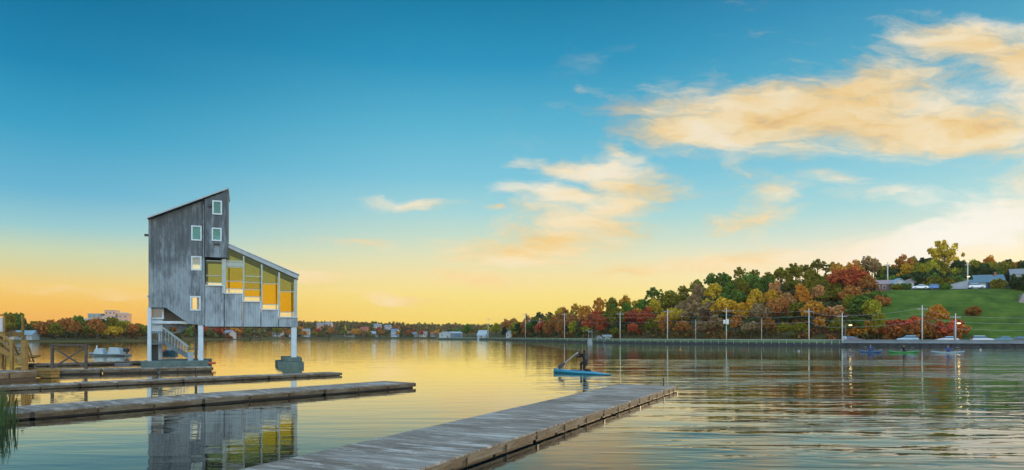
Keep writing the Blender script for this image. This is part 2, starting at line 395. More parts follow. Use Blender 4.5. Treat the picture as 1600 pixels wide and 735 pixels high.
def water_mat():
    m_ = bpy.data.materials.new('lake_water'); m_.use_nodes = True
    t = NT(m_.node_tree); t.n.remove(t.n['Principled BSDF'])
    df = t.node('ShaderNodeBsdfDiffuse'); df.inputs[0].default_value = (.0012,.007,.009,1)
    gl = t.node('ShaderNodeBsdfGlossy'); gl.inputs['Roughness'].default_value = .02; gl.inputs[0].default_value = (1,.98,.90,1)
    fr = t.node('ShaderNodeFresnel'); fr.inputs[0].default_value = 1.40
    mx = t.node('ShaderNodeMixShader'); t.put(mx.inputs[0], t.smooth(fr.outputs[0], .08, .84))
    t.l.new(df.outputs[0], mx.inputs[1]); t.l.new(gl.outputs[0], mx.inputs[2]); t.l.new(mx.outputs[0], t.n['Material Output'].inputs[0])
    oc = t.node('ShaderNodeTexCoord').outputs['Object']
    sx = t.node('ShaderNodeSeparateXYZ'); t.put(sx.inputs[0], oc)
    X, Y = sx.outputs[0], sx.outputs[1]
    # calm water to the left, breeze and paddlers' wash to the right
    slope = t.m('DIVIDE', X, t.m('MAXIMUM', Y, 3))
    patch = t.noise(t.mapping(oc, scale=(.03,.05,1)), 1, 3, .5)
    rgt = t.smooth(t.m('ADD', slope, t.m('MULTIPLY', t.m('SUBTRACT', patch, .5), .35)), .0, .34)
    deep = t.smooth(Y, 9, 22)
    far_ = t.smooth(Y, 28, 110)
    gA = t.noise(t.mapping(oc, scale=(.018,.085,1), loc=(3,8,0)), 1, 3, .6, .4)
    gB = t.noise(t.mapping(oc, scale=(.07,.42,1), loc=(1,2,0), rot=(0,0,.06)), 1, 4, .65, .5)
    fz = t.smooth(Y, 30, 85)
    gust = t.smooth(t.m('ADD', t.m('MULTIPLY', gA, t.m('ADD', .35, t.m('MULTIPLY', fz, .55))), t.m('MULTIPLY', gB, t.m('SUBTRACT', .65, t.m('MULTIPLY', fz, .55)))), .50, .56)
    gmix = t.m('ADD', t.m('MULTIPLY', deep, t.m('MULTIPLY', gust, 1.25)), .07)
    near_ = t.m('MULTIPLY', t.smooth(Y, 60, 22), .75)
    rough = t.m('MAXIMUM', t.m('MULTIPLY', rgt, t.m('ADD', gmix, near_)), t.m('MULTIPLY', t.m('MULTIPLY', far_, .7), t.m('SUBTRACT', 1.0, rgt)))
    n_s = t.noise(t.mapping(oc, scale=(1.5,4.2,1), rot=(0,0,.1)), 1, 2, .5, .3)
    n_m = t.noise(t.mapping(oc, scale=(.45,1.5,1), rot=(0,0,-.12)), 1, 2, .45, .5)
    n_l = t.noise(t.mapping(oc, scale=(.10,.42,1), rot=(0,0,.08)), 1, 2, .45, .7)
    wave = t.node('ShaderNodeTexWave', wave_type='BANDS', bands_direction='Y', wave_profile='SIN')
    t.put(wave.inputs['Vector'], t.mapping(oc, rot=(0,0,.30), scale=(.5,1,1)))
    wave.inputs['Scale'].default_value = .14; wave.inputs['Distortion'].default_value = 9; wave.inputs['Detail'].default_value = 2
    wave.inputs['Detail Scale'].default_value = .6
    lo = t.m('ADD', .0019, t.m('MULTIPLY', rough, .0026))
    h = t.m('MULTIPLY', n_s, lo)
    h = t.m('ADD', h, t.m('MULTIPLY', n_m, t.m('ADD', .0068, t.m('MULTIPLY', rough, .0125))))
    h = t.m('ADD', h, t.m('MULTIPLY', n_l, t.m('ADD', .006, t.m('MULTIPLY', rough, .024))))
    h = t.m('ADD', h, t.m('MULTIPLY', wave.outputs[1], t.m('MULTIPLY', rough, .008)))
    bn = t.node('ShaderNodeBump'); t.put(bn.inputs['Height'], h); bn.inputs['Strength'].default_value = 1.0; bn.inputs['Distance'].default_value = 1.0
    for n_ in (gl, fr): t.l.new(bn.outputs[0], n_.inputs['Normal'])
    return m_
M['water'] = water_mat()

def ground_mat(name, cols, scale=.15):
    m_ = bpy.data.materials.new(name); m_.use_nodes = True
    t = NT(m_.node_tree); b = t.n['Principled BSDF']
    oc = t.node('ShaderNodeTexCoord').outputs['Object']
    n = t.noise(t.mapping(oc, scale=(1,1,2.5)), scale, 7, .65, .3)
    n2 = t.noise(oc, 2.2, 4, .7)
    c = t.ramp(n, [(.3, cols[0]), (.5, cols[1]), (.7, cols[2])])
    c = t.mix(t.m('MULTIPLY', n2, .4), c, tuple(v*.5 for v in cols[0]))
    t.put(b.inputs['Base Color'], c); b.inputs['Roughness'].default_value = .95; b.inputs['Specular IOR Level'].default_value = .1
    bn = t.node('ShaderNodeBump'); t.put(bn.inputs['Height'], n2); bn.inputs['Strength'].default_value = .6; bn.inputs['Distance'].default_value = .4
    t.l.new(bn.outputs[0], b.inputs['Normal'])
    return m_
M['lawn'] = ground_mat('grass_slope', ((.035,.07,.012),(.085,.145,.018),(.17,.215,.035)), .16)
M['bank'] = ground_mat('grass_bank', ((.07,.12,.05),(.13,.20,.08),(.22,.25,.12)), .3)
M['forestfloor'] = ground_mat('forest_floor', ((.05,.04,.015),(.09,.065,.02),(.08,.09,.02)), .2)
M['farland'] = ground_mat('far_ground', ((.05,.06,.02),(.10,.08,.03),(.08,.10,.03)), .05)

def leaf_mat(name, usecol=True):
    m_ = bpy.data.materials.new(name); m_.use_nodes = True
    t = NT(m_.node_tree); t.n.remove(t.n['Principled BSDF'])
    oc = t.node('ShaderNodeTexCoord').outputs['Object']
    oi = t.node('ShaderNodeObjectInfo'); geo = t.node('ShaderNodeNewGeometry')
    n = t.noise(oc, .55, 3, .6)
    if usecol: base = oi.outputs['Color']
    else:
        vr = t.node('ShaderNodeTexVoronoi'); t.put(vr.inputs['Vector'], t.mapping(oc, scale=(.1,.1,.02)))
        vr.inputs['Scale'].default_value = 1
        sr = t.node('ShaderNodeSeparateColor'); t.put(sr.inputs[0], vr.outputs['Color'])
        base = t.ramp(sr.outputs[0], [(0,(.07,.10,.03)),(.2,(.12,.10,.03)),(.35,(.20,.11,.03)),(.5,(.11,.13,.04)),(.65,(.24,.10,.035)),(.8,(.20,.16,.06)),(.95,(.04,.07,.03))], 'CONSTANT')
    hsv = t.node('ShaderNodeHueSaturation'); t.put(hsv.inputs['Color'], base)
    t.put(hsv.inputs['Hue'], t.m('ADD', .5, t.m('MULTIPLY', t.m('SUBTRACT', n, .5), .10)))
    t.put(hsv.inputs['Value'], t.m('ADD', .45, t.m('MULTIPLY', geo.outputs['Random Per Island'], 1.1)))
    di = t.node('ShaderNodeBsdfDiffuse'); t.put(di.inputs[0], hsv.outputs[0])
    tl = t.node('ShaderNodeBsdfTranslucent'); t.put(tl.inputs[0], hsv.outputs[0])
    mx = t.node('ShaderNodeMixShader'); mx.inputs[0].default_value = .38
    t.l.new(di.outputs[0], mx.inputs[1]); t.l.new(tl.outputs[0], mx.inputs[2])
    t.l.new(mx.outputs[0], t.n['Material Output'].inputs[0])
    return m_
M['leaf'] = leaf_mat('foliage'); M['leafmix'] = leaf_mat('mixed_foliage', False)

# ------------------------------------------------------------------ water
wb = MB(); wb.face([(-1800,-60,0),(1800,-60,0),(1800,2200,0),(-1800,2200,0)])
tag(wb.build('water', M['water'], fix=False), kind='structure')

# ------------------------------------------------------------------ terrain
def interp(x, xs, ys): return float(np.interp(x, xs, ys))
def sstep(x, a, b):
    t = max(0, min(1, (x-a)/(b-a))); return t*t*(3-2*t)
SP = [688,740,800,880,960,1050,1135,1220,1300,1440,1600,1900]
SY = [500,478,375,268,214,188,170,158,149,142,136,128]
def ysh(p): return interp(p, SP, SY)
TP = [688,760,790,850,900,950,1000,1040,1075,1100,1150,1200,1240,1300,1350,1400,1450,1600,1900]
TT = [516,512,503,491,479,470,463,456,446,432,425,427,421,415,405,397,394,394,394]
def dr(p): return interp(p, [700,800,900,1000,1100,1400], [40,45,70,90,105,115])
def zr(p): 
    Y = ysh(p) + dr(p); return max(1.6, CH + (H-interp(p,TP,TT))/F*Y - 6.4 + 1.2*sstep(p,1060,1110)*(1-sstep(p,1260,1330)))
def zland(p, d):
    if d < 0: return -1.5
    R = dr(p); Z = zr(p)
    if d < 15: zw = .75 + .55*sstep(d,.2,1.2)*(1-sstep(p,1285,1325))
    elif d < R: zw = .75 + .55*(1-sstep(p,1285,1325))*(1-sstep(d,15,30)) + (Z-.75)*((d-15)/(R-15))**.92
    else: zw = Z + min(4, (d-R)*.02)
    zl = interp(d, [0,15,19,50,54,70,115,200,500], [.75,.75,1.5,14.6,15.6,16.2,21.5,23,25])
    und = .5*math.sin(p*.035+d*.11)*sstep(d,18,30)*(1-sstep(d,48,54))
    k = sstep(p, 1345, 1385)
    return zw*(1-k) + (zl+und)*k
def polar(p, d, y0): 
    Y = y0 + d; return (ray(p, Y), Y)
ps = list(range(680, 1901, 10)); ds = [-2,0,.3,1.3,15,17,19,22,26,30,35,40,45,50,52,54,60,66,70,80,95,115,150,250,500]
tb = MB(); nd = len(ds)
for p in ps:
    for d in ds:
        x, y = polar(p, d, ysh(p)); tb.v.append((x, y, zland(p, d) if d > 0 else (-1.5 if d < 0 else .7)))
for i in range(len(ps)-1):
    for j in range(nd-1):
        a = i*nd+j; tb.f.append((a, a+nd, a+nd+1, a+1))
        pc = ps[i]+5; dc = ds[j]
        tb.mi.append(1 if (dc < .2) else (2 if (dc < 15 and pc < 1340) else (3 if dc < 15 else (0 if pc > 1365+ (dc-50)*0 and dc < 110 else 4))))
terr = tb.build('hillside', [M['lawn'], M['stone'], M['bank'], M['asphalt'], M['forestfloor']], smooth=True)
tag(terr, kind='structure')

SP2 = [-500,0,100,200,235,260,300,345,470,600,760,900]
SY2 = [230,262,285,305,330,390,440,480,640,740,800,820]
def ysh2(p): return interp(p, SP2, SY2)
TP2 = [-500,0,50,100,140,180,230,260,345,480,560,640,700,760,900]
TT2 = [480,500,499,502,505,505,503,505,504,500,500,503,504,505,505]
def rd2(p): return interp(p, [-500,230,300,470,900], [110,110,180,340,340])
def zfar(p, d):
    if d <= 0: return -1.5 if d < 0 else .3
    R = rd2(p); Z = max(3, CH + (H-interp(p,TP2,TT2))/F*(ysh2(p)+R) - 8.0)
    if d < 8: return .3 + .5*d/8
    if d < R: return .8 + (Z-.8)*((d-8)/(R-8))**.85
    return Z + min(6, (d-R)*.015)*(1 if p > 240 else .6)
ps2 = list(range(-500, 901, 20)); ds2 = [-3,0,8,20,40,70,110,180,260,340,500,800]
fb = MB(); nd = len(ds2)
for p in ps2:
    for d in ds2:
        x, y = polar(p, d, ysh2(p)); fb.v.append((x, y, zfar(p, d)))
for i in range(len(ps2)-1):
    for j in range(nd-1):
        a = i*nd+j; fb.f.append((a, a+nd, a+nd+1, a+1)); fb.mi.append(0)
tag(fb.build('far_hills', M['farland'], smooth=True), kind='structure')

# upper road on the terrace above the lawn
rb = MB(); pr = list(range(1395, 1901, 15))
for p in pr:
    for d, z in ((54.5, .06), (60, .06)):
        x, y = polar(p, d, ysh(p)); rb.v.append((x, y, zland(p, d)+.12))
for i in range(len(pr)-1): rb.f.append((2*i, 2*i+2, 2*i+3, 2*i+1)); rb.mi.append(0)
tag(rb.build('upper_road', mat('pale_road', (.30,.32,.34), .9)), kind='structure')

# ------------------------------------------------------------------ trees
def rnd_quads(rng, centers, radii, n_per, size, squash=1.0, shell=.55):
    V = []; 
    for c, r in zip(centers, radii):
        n = n_per
        d = rng.normal(size=(n,3)); d /= np.linalg.norm(d, axis=1)[:,None]
        rr = r * (shell + (1-shell)*rng.random(n))[:,None]
        p = np.array(c) + d*rr*np.array([1,1,squash])
        nrm = d + rng.normal(size=(n,3))*1.0; nrm /= np.linalg.norm(nrm, axis=1)[:,None]
        a = np.cross(nrm, rng.normal(size=(n,3))); a /= np.linalg.norm(a, axis=1)[:,None]
        b = np.cross(nrm, a)
        s = (size*(.6+.8*rng.random(n)))[:,None]
        V.append(np.stack([p-a*s-b*s*.6, p+a*s-b*s*.6, p+a*s*.8+b*s*.6, p-a*s*.8+b*s*.6], 1))
    return np.concatenate(V).reshape(-1,3)
def crown_verts(kind, seed, n_per, size):
    rng = np.random.default_rng(seed)
    if kind == 'conifer':
        cs, rs = [], []
        for k in range(14):
            t = k/13; R = 2.0*(1-t)**.9+.15; nb = max(1, int(7*(1-t)))
            for j in range(nb):
                a = rng.random()*6.28; cs.append((math.cos(a)*R*.6, math.sin(a)*R*.6, 1.2+t*8.3)); rs.append(.35+.5*(1-t))
        return rnd_quads(rng, cs, rs, max(8, n_per//2), size*.9, .5)
    P = dict(round=(3.0,3.0,2.9,5.0,26), wide=(3.9,3.6,2.3,4.6,30), tall=(2.3,2.3,3.6,5.6,26), loose=(3.2,3.0,3.2,5.6,20), bush=(2.6,2.2,1.3,1.2,18))[kind]
    cs, rs = [], []
    for k in range(P[4]):
        d = rng.normal(size=3); d /= np.linalg.norm(d); q = (.45+.5*rng.random())
        if kind != 'bush' and d[2] < -.6: d[2] *= -.5
        cs.append((d[0]*P[0]*q, d[1]*P[1]*q, P[3]+d[2]*P[2]*q)); rs.append((.75+.6*rng.random())*(.8 if kind in ('loose','bush') else 1))
    for k in range(16):
        d = rng.normal(size=3); d /= np.linalg.norm(d); d[2] = abs(d[2])*1.1 - (.35 if kind != 'bush' else 0); q = rng.uniform(.85, 1.3)
        cs.append((d[0]*P[0]*q, d[1]*P[1]*q, P[3]+d[2]*P[2]*q)); rs.append(rng.uniform(.3,.65))
    if kind != 'loose':
        cs.append((0,0,P[3])); rs.append(P[2]*.6)
    return rnd_quads(rng, cs, rs, n_per if kind != 'loose' else int(n_per*.6), size)
def quads_mesh(name, V, mats):
    n = len(V)//4
    me = bpy.data.meshes.new(name)
    me.vertices.add(len(V)); me.vertices.foreach_set('co', V.astype(np.float32).ravel())
    me.loops.add(len(V)); me.loops.foreach_set('vertex_index', np.arange(len(V), dtype=np.int32))
    me.polygons.add(n); me.polygons.foreach_set('loop_start', np.arange(0, len(V), 4, dtype=np.int32))
    for m_ in mats: me.materials.append(m_)
    me.update(calc_edges=True); me.validate()
    return me
def trunk_mb(kind, seed):
    rnd = random.Random(seed); t = MB()
    if kind == 'conifer':
        t.tube([(0,0,-.6),(0.05,0,4),(0,0,9.3)], [.22,.14,.03], 7)
        return t
    hgt = {'bush':1.2,'tall':7.5,'loose':7.6}.get(kind, 5.8)
    t.tube([(0,0,-.8),(.08,.05,hgt*.35),(-.05,.1,hgt*.7),(0,0,hgt)], [.28,.2,.12,.04], 7)
    for k in range(7 if kind != 'bush' else 4):
        a = rnd.random()*6.28; z0 = hgt*(.3+.5*rnd.random()) if kind != 'bush' else .2
        r = 1.6+rnd.random()*1.1
        t.tube([(0,0,z0),(math.cos(a)*r*.5,math.sin(a)*r*.5,z0+.8),(math.cos(a)*r,math.sin(a)*r,z0+1.9)], [.1,.07,.025], 5)
    return t
protos = {}
for kind, nv in (('round',3),('wide',2),('tall',2),('loose',2),('conifer',1),('bush',2)):
    for k in range(nv):
        cm = quads_mesh('crown', crown_verts(kind, 11*k+len(kind)*7+3, 105, .21), [M['leaf']])
        to = trunk_mb(kind, k+5).build('trunk', M['bark']); tm = to.data; bpy.data.objects.remove(to)
        protos.setdefault(kind, []).append((cm, tm))
# one-mesh far trees: crown and trunk in a single mesh
farprotos = {}
for kind, nv in (('round',2),('wide',2),('tall',1),('conifer',1)):
    for k in range(nv):
        V = crown_verts(kind, 31*k+len(kind)*5+1, 26, .46)
        me = quads_mesh('tree', V, [M['leaf'], M['bark']])
        t = MB(); t.tube([(0,0,-.8),(0,0,3),(0,0,5)], [.25,.2,.06], 6, mi=1); 
        verts = [tuple(v.co) for v in me.vertices]; faces = [tuple(p.vertices) for p in me.polygons]
        b = len(verts); fm = bpy.data.meshes.new('tree'); fm.from_pydata(verts+t.v, [], faces+[tuple(b+i for i in f) for f in t.f])
        fm.materials.append(M['leaf']); fm.materials.append(M['bark'])
        fm.polygons.foreach_set('material_index', [0]*len(faces)+[1]*len(t.f)); fm.update()
        farprotos.setdefault(kind, []).append(fm)
COL = {'olive':(.23,.21,.025),'green':(.12,.20,.035),'dark green':(.05,.085,.03),'golden':(.68,.40,.04),'orange':(.66,.30,.045),
       'red':(.50,.12,.045),'rust brown':(.42,.19,.05),'grey-brown':(.36,.25,.12),'yellow-green':(.36,.34,.035),'dusky pink':(.54,.29,.11)}
ctrl = [(800,505,'yellow-green'),(820,498,'rust brown'),(838,500,'dark green'),(850,512,'rust brown'),(870,500,'rust brown'),(885,490,'golden'),(895,510,'yellow-green'),
 (905,478,'golden'),(915,485,'orange'),(930,497,'red'),(940,472,'orange'),(958,480,'green'),(960,465,'olive'),(975,462,'orange'),(985,480,'golden'),(1000,495,'red'),(965,515,'olive'),
 (1010,515,'olive'),(1005,470,'green'),(1030,455,'olive'),(1040,475,'olive'),(1045,500,'golden'),(1055,520,'rust brown'),(1070,490,'golden'),(1065,450,'olive'),(1080,480,'grey-brown'),
 (1095,500,'grey-brown'),(1100,435,'olive'),(1110,445,'green'),(1130,430,'olive'),(1150,455,'olive'),(1120,475,'golden'),(1145,470,'green'),(1165,490,'golden'),(1150,500,'grey-brown'),
 (1160,510,'rust brown'),(1190,480,'grey-brown'),(1200,475,'golden'),(1185,450,'green'),(1170,430,'olive'),(1215,430,'olive'),(1225,475,'dusky pink'),(1220,495,'rust brown'),(1250,465,'orange'),
 (1265,480,'orange'),(1290,485,'dusky pink'),(1240,510,'olive'),(1215,515,'yellow-green'),(1255,440,'olive'),(1270,505,'olive'),(1300,455,'olive'),(1320,470,'olive'),(1310,510,'olive'),
 (1340,445,'red'),(1320,430,'orange'),(1345,470,'rust brown'),(1290,420,'olive'),(1250,420,'olive'),(1340,490,'green'),(1360,490,'yellow-green'),(1335,520,'orange'),(1380,395,'olive'),(1360,420,'grey-brown')]
rnd = random.Random(4)
def pick(px, py, jitter=14):
    return min(ctrl, key=lambda c: math.hypot(c[0]-px+rnd.uniform(-jitter,jitter), (c[1]-py)*1.1+rnd.uniform(-jitter,jitter)*.6))[2]
trees = []     # (px, py_mid, colour, kindword, rowname, place, object)
def plant(p, Y, z, kind, colour, s, sz=None, far=False, name=None):
    sz = sz or s
    c = COL[colour]; jit = 1 + rnd.uniform(-.15,.15)
    c = tuple(min(.6, v*jit) for v in c) + (1,)
    nm = name or {'conifer':'conifer_tree','bush':'shrub','tall':'broadleaf_tree','loose':'broadleaf_tree'}.get(kind, 'broadleaf_tree')
    rot = rnd.random()*6.28
    if far:
        me = rnd.choice(farprotos[kind]); o = bpy.data.objects.new(nm, me); col.objects.link(o); o.color = c
    else:
        cm, tm = rnd.choice(protos[kind]); o = bpy.data.objects.new(nm, None); col.objects.link(o)
        cr = bpy.data.objects.new('crown', cm); cr.parent = o; cr.color = c; col.objects.link(cr)
        tr = bpy.data.objects.new('trunk', tm); tr.parent = o; col.objects.link(tr)
    o.location = (ray(p, Y), Y, z); o.rotation_euler = (0,0,rot); o.scale = (s*rnd.uniform(.8,1.2), s*rnd.uniform(.8,1.2), sz*rnd.uniform(.85,1.2))
    return o
rows = [(17,'at the foot of'),(33,'low on'),(50,'partway up'),(68,'high on'),(87,'near the top of'),(106,'on the crest of')]
for ri, (d0, rname) in enumerate(rows):
    p = 800 + rnd.uniform(0,10)
    while p < 1378:
        R = dr(p); d = 16 + (d0-17)/(106-17)*(R-18) + rnd.uniform(-5,5)
        d = max(16.5, d); Y = ysh(p)+d; z = zland(p, d)
        colour = pick(p, H-(z+4-CH)/Y*F)
        kind = rnd.choice(['round','round','wide','tall','loose'] if ri < 4 else ['round','wide','loose','loose'])
        s = rnd.uniform(.68,1.02)
        if ri == 0: s *= .72
        if p < 860: s *= .95
        if not (p > 1350 and ri in (1,2,3)):
            o = plant(p, Y, z, kind, colour, s)
            trees.append((p, colour, 'tree', rname + ' the wooded hillside', o))
        p += rnd.uniform(22,30) * (200/Y)**.6
# crest and terrace trees behind the houses
spec = [(1350,104,'conifer','dark green',.95),(1363,108,'loose','olive',1.0),(1290,112,'conifer','dark green',.55),(1307,114,'round','dark green',.6),
 (1396,84,'round','dark green',.85),(1412,92,'loose','rust brown',1.15),(1425,86,'wide','olive',1.1),(1440,98,'loose','dark green',1.25),(1448,80,'wide','yellow-green',1.05),
 (1462,92,'round','olive',1.1),(1476,112,'loose','golden',1.75),(1482,84,'wide','olive',1.0),(1498,100,'round','dark green',1.0),(1510,88,'round','green',1.0),(1528,96,'wide','green',1.0),
 (1538,84,'round','dark green',1.0),(1548,104,'tall','orange',1.05),(1560,94,'wide','green',.95),(1578,104,'loose','dark green',1.2),(1590,88,'round','rust brown',.9),(1602,98,'wide','dark green',1.1),
 (1625,90,'round','olive',1.1),(1600,74,'tall','dark green',.9),(1380,96,'round','green',.8),(1338,96,'round','dark green',.8),(1520,110,'wide','olive',.95),(1458,108,'round','dark green',1.1),(1405,108,'wide','olive',1.1),(1388,92,'tall','olive',1.0),(1418,84,'round','golden',1.0),(1434,90,'wide','olive',1.15),(1456,86,'wide','yellow-green',1.15),(1470,82,'round','olive',1.05),(1490,92,'wide','yellow-green',1.0),(1504,96,'wide','olive',1.1),(1519,90,'round','dark green',1.05),(1533,90,'wide','olive',1.1),(1555,84,'round','green',.95),(1570,88,'round','olive',1.05),(1612,82,'wide','olive',1.0),(1450,112,'tall','dark green',1.0),(1492,112,'round','dark green',1.0),(1425,112,'round','olive',1.1)]
for p, d, kind, colour, s in spec:
    Y = ysh(p)+d; z = zland(p, d)
    o = plant(p, Y, z, kind, colour, s)
    trees.append((p, colour, 'conifer' if kind == 'conifer' else 'tree', 'behind the houses above the lawn' if p > 1380 else 'standing on the bare hilltop', o))
# big red clump, bright green pair, shrubs under the lawn
for p, d, kind, colour, s, word, where in [(1318,72,'wide','red',1.15,'tree','beside the top of the lawn'),(1338,66,'wide','red',1.2,'tree','beside the top of the lawn'),(1356,60,'round','rust brown',.8,'tree','beside the top of the lawn'),
   (1345,30,'round','green',.8,'tree','at the lower edge of the lawn'),(1363,27,'round','yellow-green',.85,'tree','at the lower edge of the lawn'),
   (1367,44,'bush','green',1.2,'shrub','at the top left corner of the lawn'),(1362,50,'bush','rust brown',1.0,'shrub','at the top left corner of the lawn'),(1380,40,'bush','rust brown',.8,'shrub','at the top left corner of the lawn'),
   (1375,19,'bush','rust brown',1.3,'shrub','below the lawn by the road'),(1388,20,'bush','red',1.5,'shrub','below the lawn by the road'),(1402,19,'bush','rust brown',1.2,'shrub','below the lawn by the road'),
   (1420,20,'bush','red',1.5,'shrub','below the lawn by the road'),(1432,19,'bush','rust brown',1.2,'shrub','below the lawn by the road'),(1452,20,'bush','rust brown',1.3,'shrub','below the lawn by the road'),
   (1478,20,'bush','red',1.4,'shrub','below the lawn by the road'),(1490,19,'bush','rust brown',1.1,'shrub','below the lawn by the road'),(1465,24,'round','orange',.75,'tree','standing alone low on the lawn'),
   (1520,33,'bush','rust brown',.75,'shrub','alone halfway up the lawn'),(1345,19,'bush','orange',1.4,'shrub','below the lawn by the road'),(1360,20,'bush','olive',1.4,'shrub','below the lawn by the road')]:
    Y = ysh(p)+d
    o = plant(p, Y, zland(p, d), kind, colour, s)
    trees.append((p, colour, word, where, o))
for p, d, kind, colour, s in [(1432,72,'bush','dark green',1.7),(1446,75,'bush','green',1.8),(1459,72,'bush','olive',1.7),(1472,75,'bush','dark green',1.8),(1486,73,'bush','green',1.8),(1499,75,'bush','dark green',1.9),(1512,75,'bush','dark green',1.8),
        (1393,76,'bush','green',1.6),(1408,77,'bush','dark green',1.7),(1420,76,'bush','olive',1.6),(1401,57,'bush','olive',.7),(1413,57,'bush','green',.6),(1477,57,'bush','green',.6),(1560,58,'bush','olive',.8),(1582,66,'tall','dark green',.75),(1596,52.5,'bush','dark green',1.2)]:
    Y = ysh(p)+d; o = plant(p, Y, zland(p, d), kind, colour, s)
    trees.append((p, colour, 'shrub' if kind == 'bush' else 'tree', 'in the hedge behind the terrace above the lawn', o))
# low spit between the poles
for p, d, kind, colour, s in [(731,12,'round','green',1.25),(760,30,'round','yellow-green',.9),(775,18,'tall','yellow-green',1.1),(788,14,'conifer','dark green',1.0),(797,26,'wide','rust brown',1.25),(812,12,'round','dark green',1.0),
        (822,24,'conifer','dark green',1.15),(830,14,'round','green',.9),(835,34,'round','olive',1.0),(748,40,'round','olive',.8),(848,15,'wide','red',1.0),(866,14,'round','rust brown',.9),(858,30,'loose','olive',1.1)]:
    Y = ysh(p)+16+d*.6
    o = plant(p, Y, zland(p, 16+d*.6), kind, colour, s)
    trees.append((p, colour, 'conifer' if kind == 'conifer' else 'tree', 'on the low point before the hill', o))
# left far shore
for ri, d0 in enumerate((10, 38, 75)):
    p = -15 + ri*8
    while p < 232:
        d = d0 + rnd.uniform(-6,6); Y = ysh2(p)+d
        if ri == 0 and 15 < p < 62: p += 14; continue
        colour = rnd.choice(['dark green','olive','rust brown','olive','green','rust brown','golden'] if p > 60 else ['dark green','green','olive','rust brown'])
        if p > 165 and ri > 0: colour = rnd.choice(['olive','yellow-green','olive','rust brown'])
        o = plant(p, Y, zfar(p, d), rnd.choice(['round','wide','tall']), colour, rnd.uniform(.85,1.1), far=True)
        trees.append((p, colour, 'tree', ('along the waterline of','in the middle of','on the skyline of')[ri] + ' the left shore', o))
        p += rnd.uniform(15,22)
# far centre shore, seen under and beside the tower
for ri, d0 in enumerate((12, 60)):
    p = 250 + ri*9
    while p < 735:
        d = d0 + rnd.uniform(-8,12); Y = ysh2(p)+d
        colour = rnd.choice(['dark green','green','rust brown','orange','olive','olive','grey-brown','golden','red'])
        o = plant(p, Y, zfar(p, d), rnd.choice(['round','wide','round','conifer']), colour, rnd.uniform(.9,1.25), far=True)
        trees.append((p, colour, 'tree', ('by the water on','set back on')[ri] + ' the distant centre shore', o))
        p += rnd.uniform(17,27)
print('TREES', len(trees))
ORD = ['leftmost','second','third','fourth','fifth','sixth','seventh','eighth','ninth','tenth','eleventh','twelfth','thirteenth','fourteenth','fifteenth','sixteenth','seventeenth','eighteenth','nineteenth','twentieth']
groups = {}
for t in trees: groups.setdefault((t[1], t[2], t[3]), []).append(t)
for (colour, word, where), lst in groups.items():
    lst.sort(key=lambda t: t[0])
    for i, t in enumerate(lst):
        o = t[4]; fall = 'autumn ' if colour not in ('green','dark green','olive') and word == 'tree' else ''
        if len(lst) == 1: lab = f'only {colour} {fall}{word} {where}'
        elif i == 0: lab = f'leftmost {colour} {fall}{word} {where}'
        elif i == len(lst)-1: lab = f'rightmost {colour} {fall}{word} {where}'
        else: lab = f'{ORD[i]} {colour} {fall}{word} from the left {where}'
        tag(o, lab, 'shrub' if word == 'shrub' else 'tree', ('shrubs ' if word == 'shrub' else 'trees ') + ('around the lawn' if 'lawn' in where else 'on the far shores' if 'shore' in where else 'on the right hillside'))
# the far wood behind, one mass
rng = np.random.default_rng(8); allv = []
for k in range(1500):
    p = rnd.uniform(235, 900); R = rd2(p); d = 6 + (R+30)*rnd.random()**.75; Y = ysh2(p)+d; z = zfar(p, d)
    s = rnd.uniform(.55,1.2); d_ = rng.normal(size=(4,3))*np.array([2.8,2.8,1.3])
    V = rnd_quads(rng, [(0,0,2.6)]+[tuple(np.array([0,0,3.2])+q) for q in d_], [2.8]+[1.5]*4, 9, 1.1)
    allv.append(V*s + np.array([ray(p, Y), Y, z-.5]))
for k in range(520):
    p = rnd.uniform(-450, 238); d = rnd.uniform(18, 128); Y = ysh2(p)+d; z = zfar(p, d)
    if 8 < p < 66 and d < 30: continue
    s = rnd.uniform(.6,1.05); d_ = rng.normal(size=(5,3))*np.array([2.6,2.6,1.2])
    V = rnd_quads(rng, [(0,0,2.6)]+[tuple(np.array([0,0,3.4])+q) for q in d_], [2.8]+[1.4]*5, 26, .5)
    allv.append(V*s + np.array([ray(p, Y), Y, z-.5]))
o = bpy.data.objects.new('distant_woodland', quads_mesh('distant_woodland', np.concatenate(allv), [M['leafmix']])); col.objects.link(o)
tag(o, 'hazy mass of mixed autumn woodland along the distant skyline', 'woodland', kind='stuff')
# undergrowth filling the slope between the trunks
allv = []
for k in range(900):
    p = rnd.uniform(800, 1372); R = dr(p); d = rnd.uniform(16, R+8); Y = ysh(p)+d
    V = rnd_quads(rng, [(0,0,.5),(1,.5,.6),(-1,-.3,.5)], [1.1,.8,.8], 14, .32)
    allv.append(V*rnd.uniform(.8,1.3) + np.array([ray(p, Y), Y, zland(p, d)]))
o = bpy.data.objects.new('undergrowth', quads_mesh('undergrowth', np.concatenate(allv), [M['leafmix']])); col.objects.link(o)
tag(o, 'low tangled autumn undergrowth between the trees of the right hillside', 'undergrowth', kind='stuff')

# ------------------------------------------------------------------ shoreline structures
def shore_pt(p, d, z): 
    x, y = polar(p, d, ysh(p)); return Vector((x, y, z))
pp = list(range(690, 1321, 10))
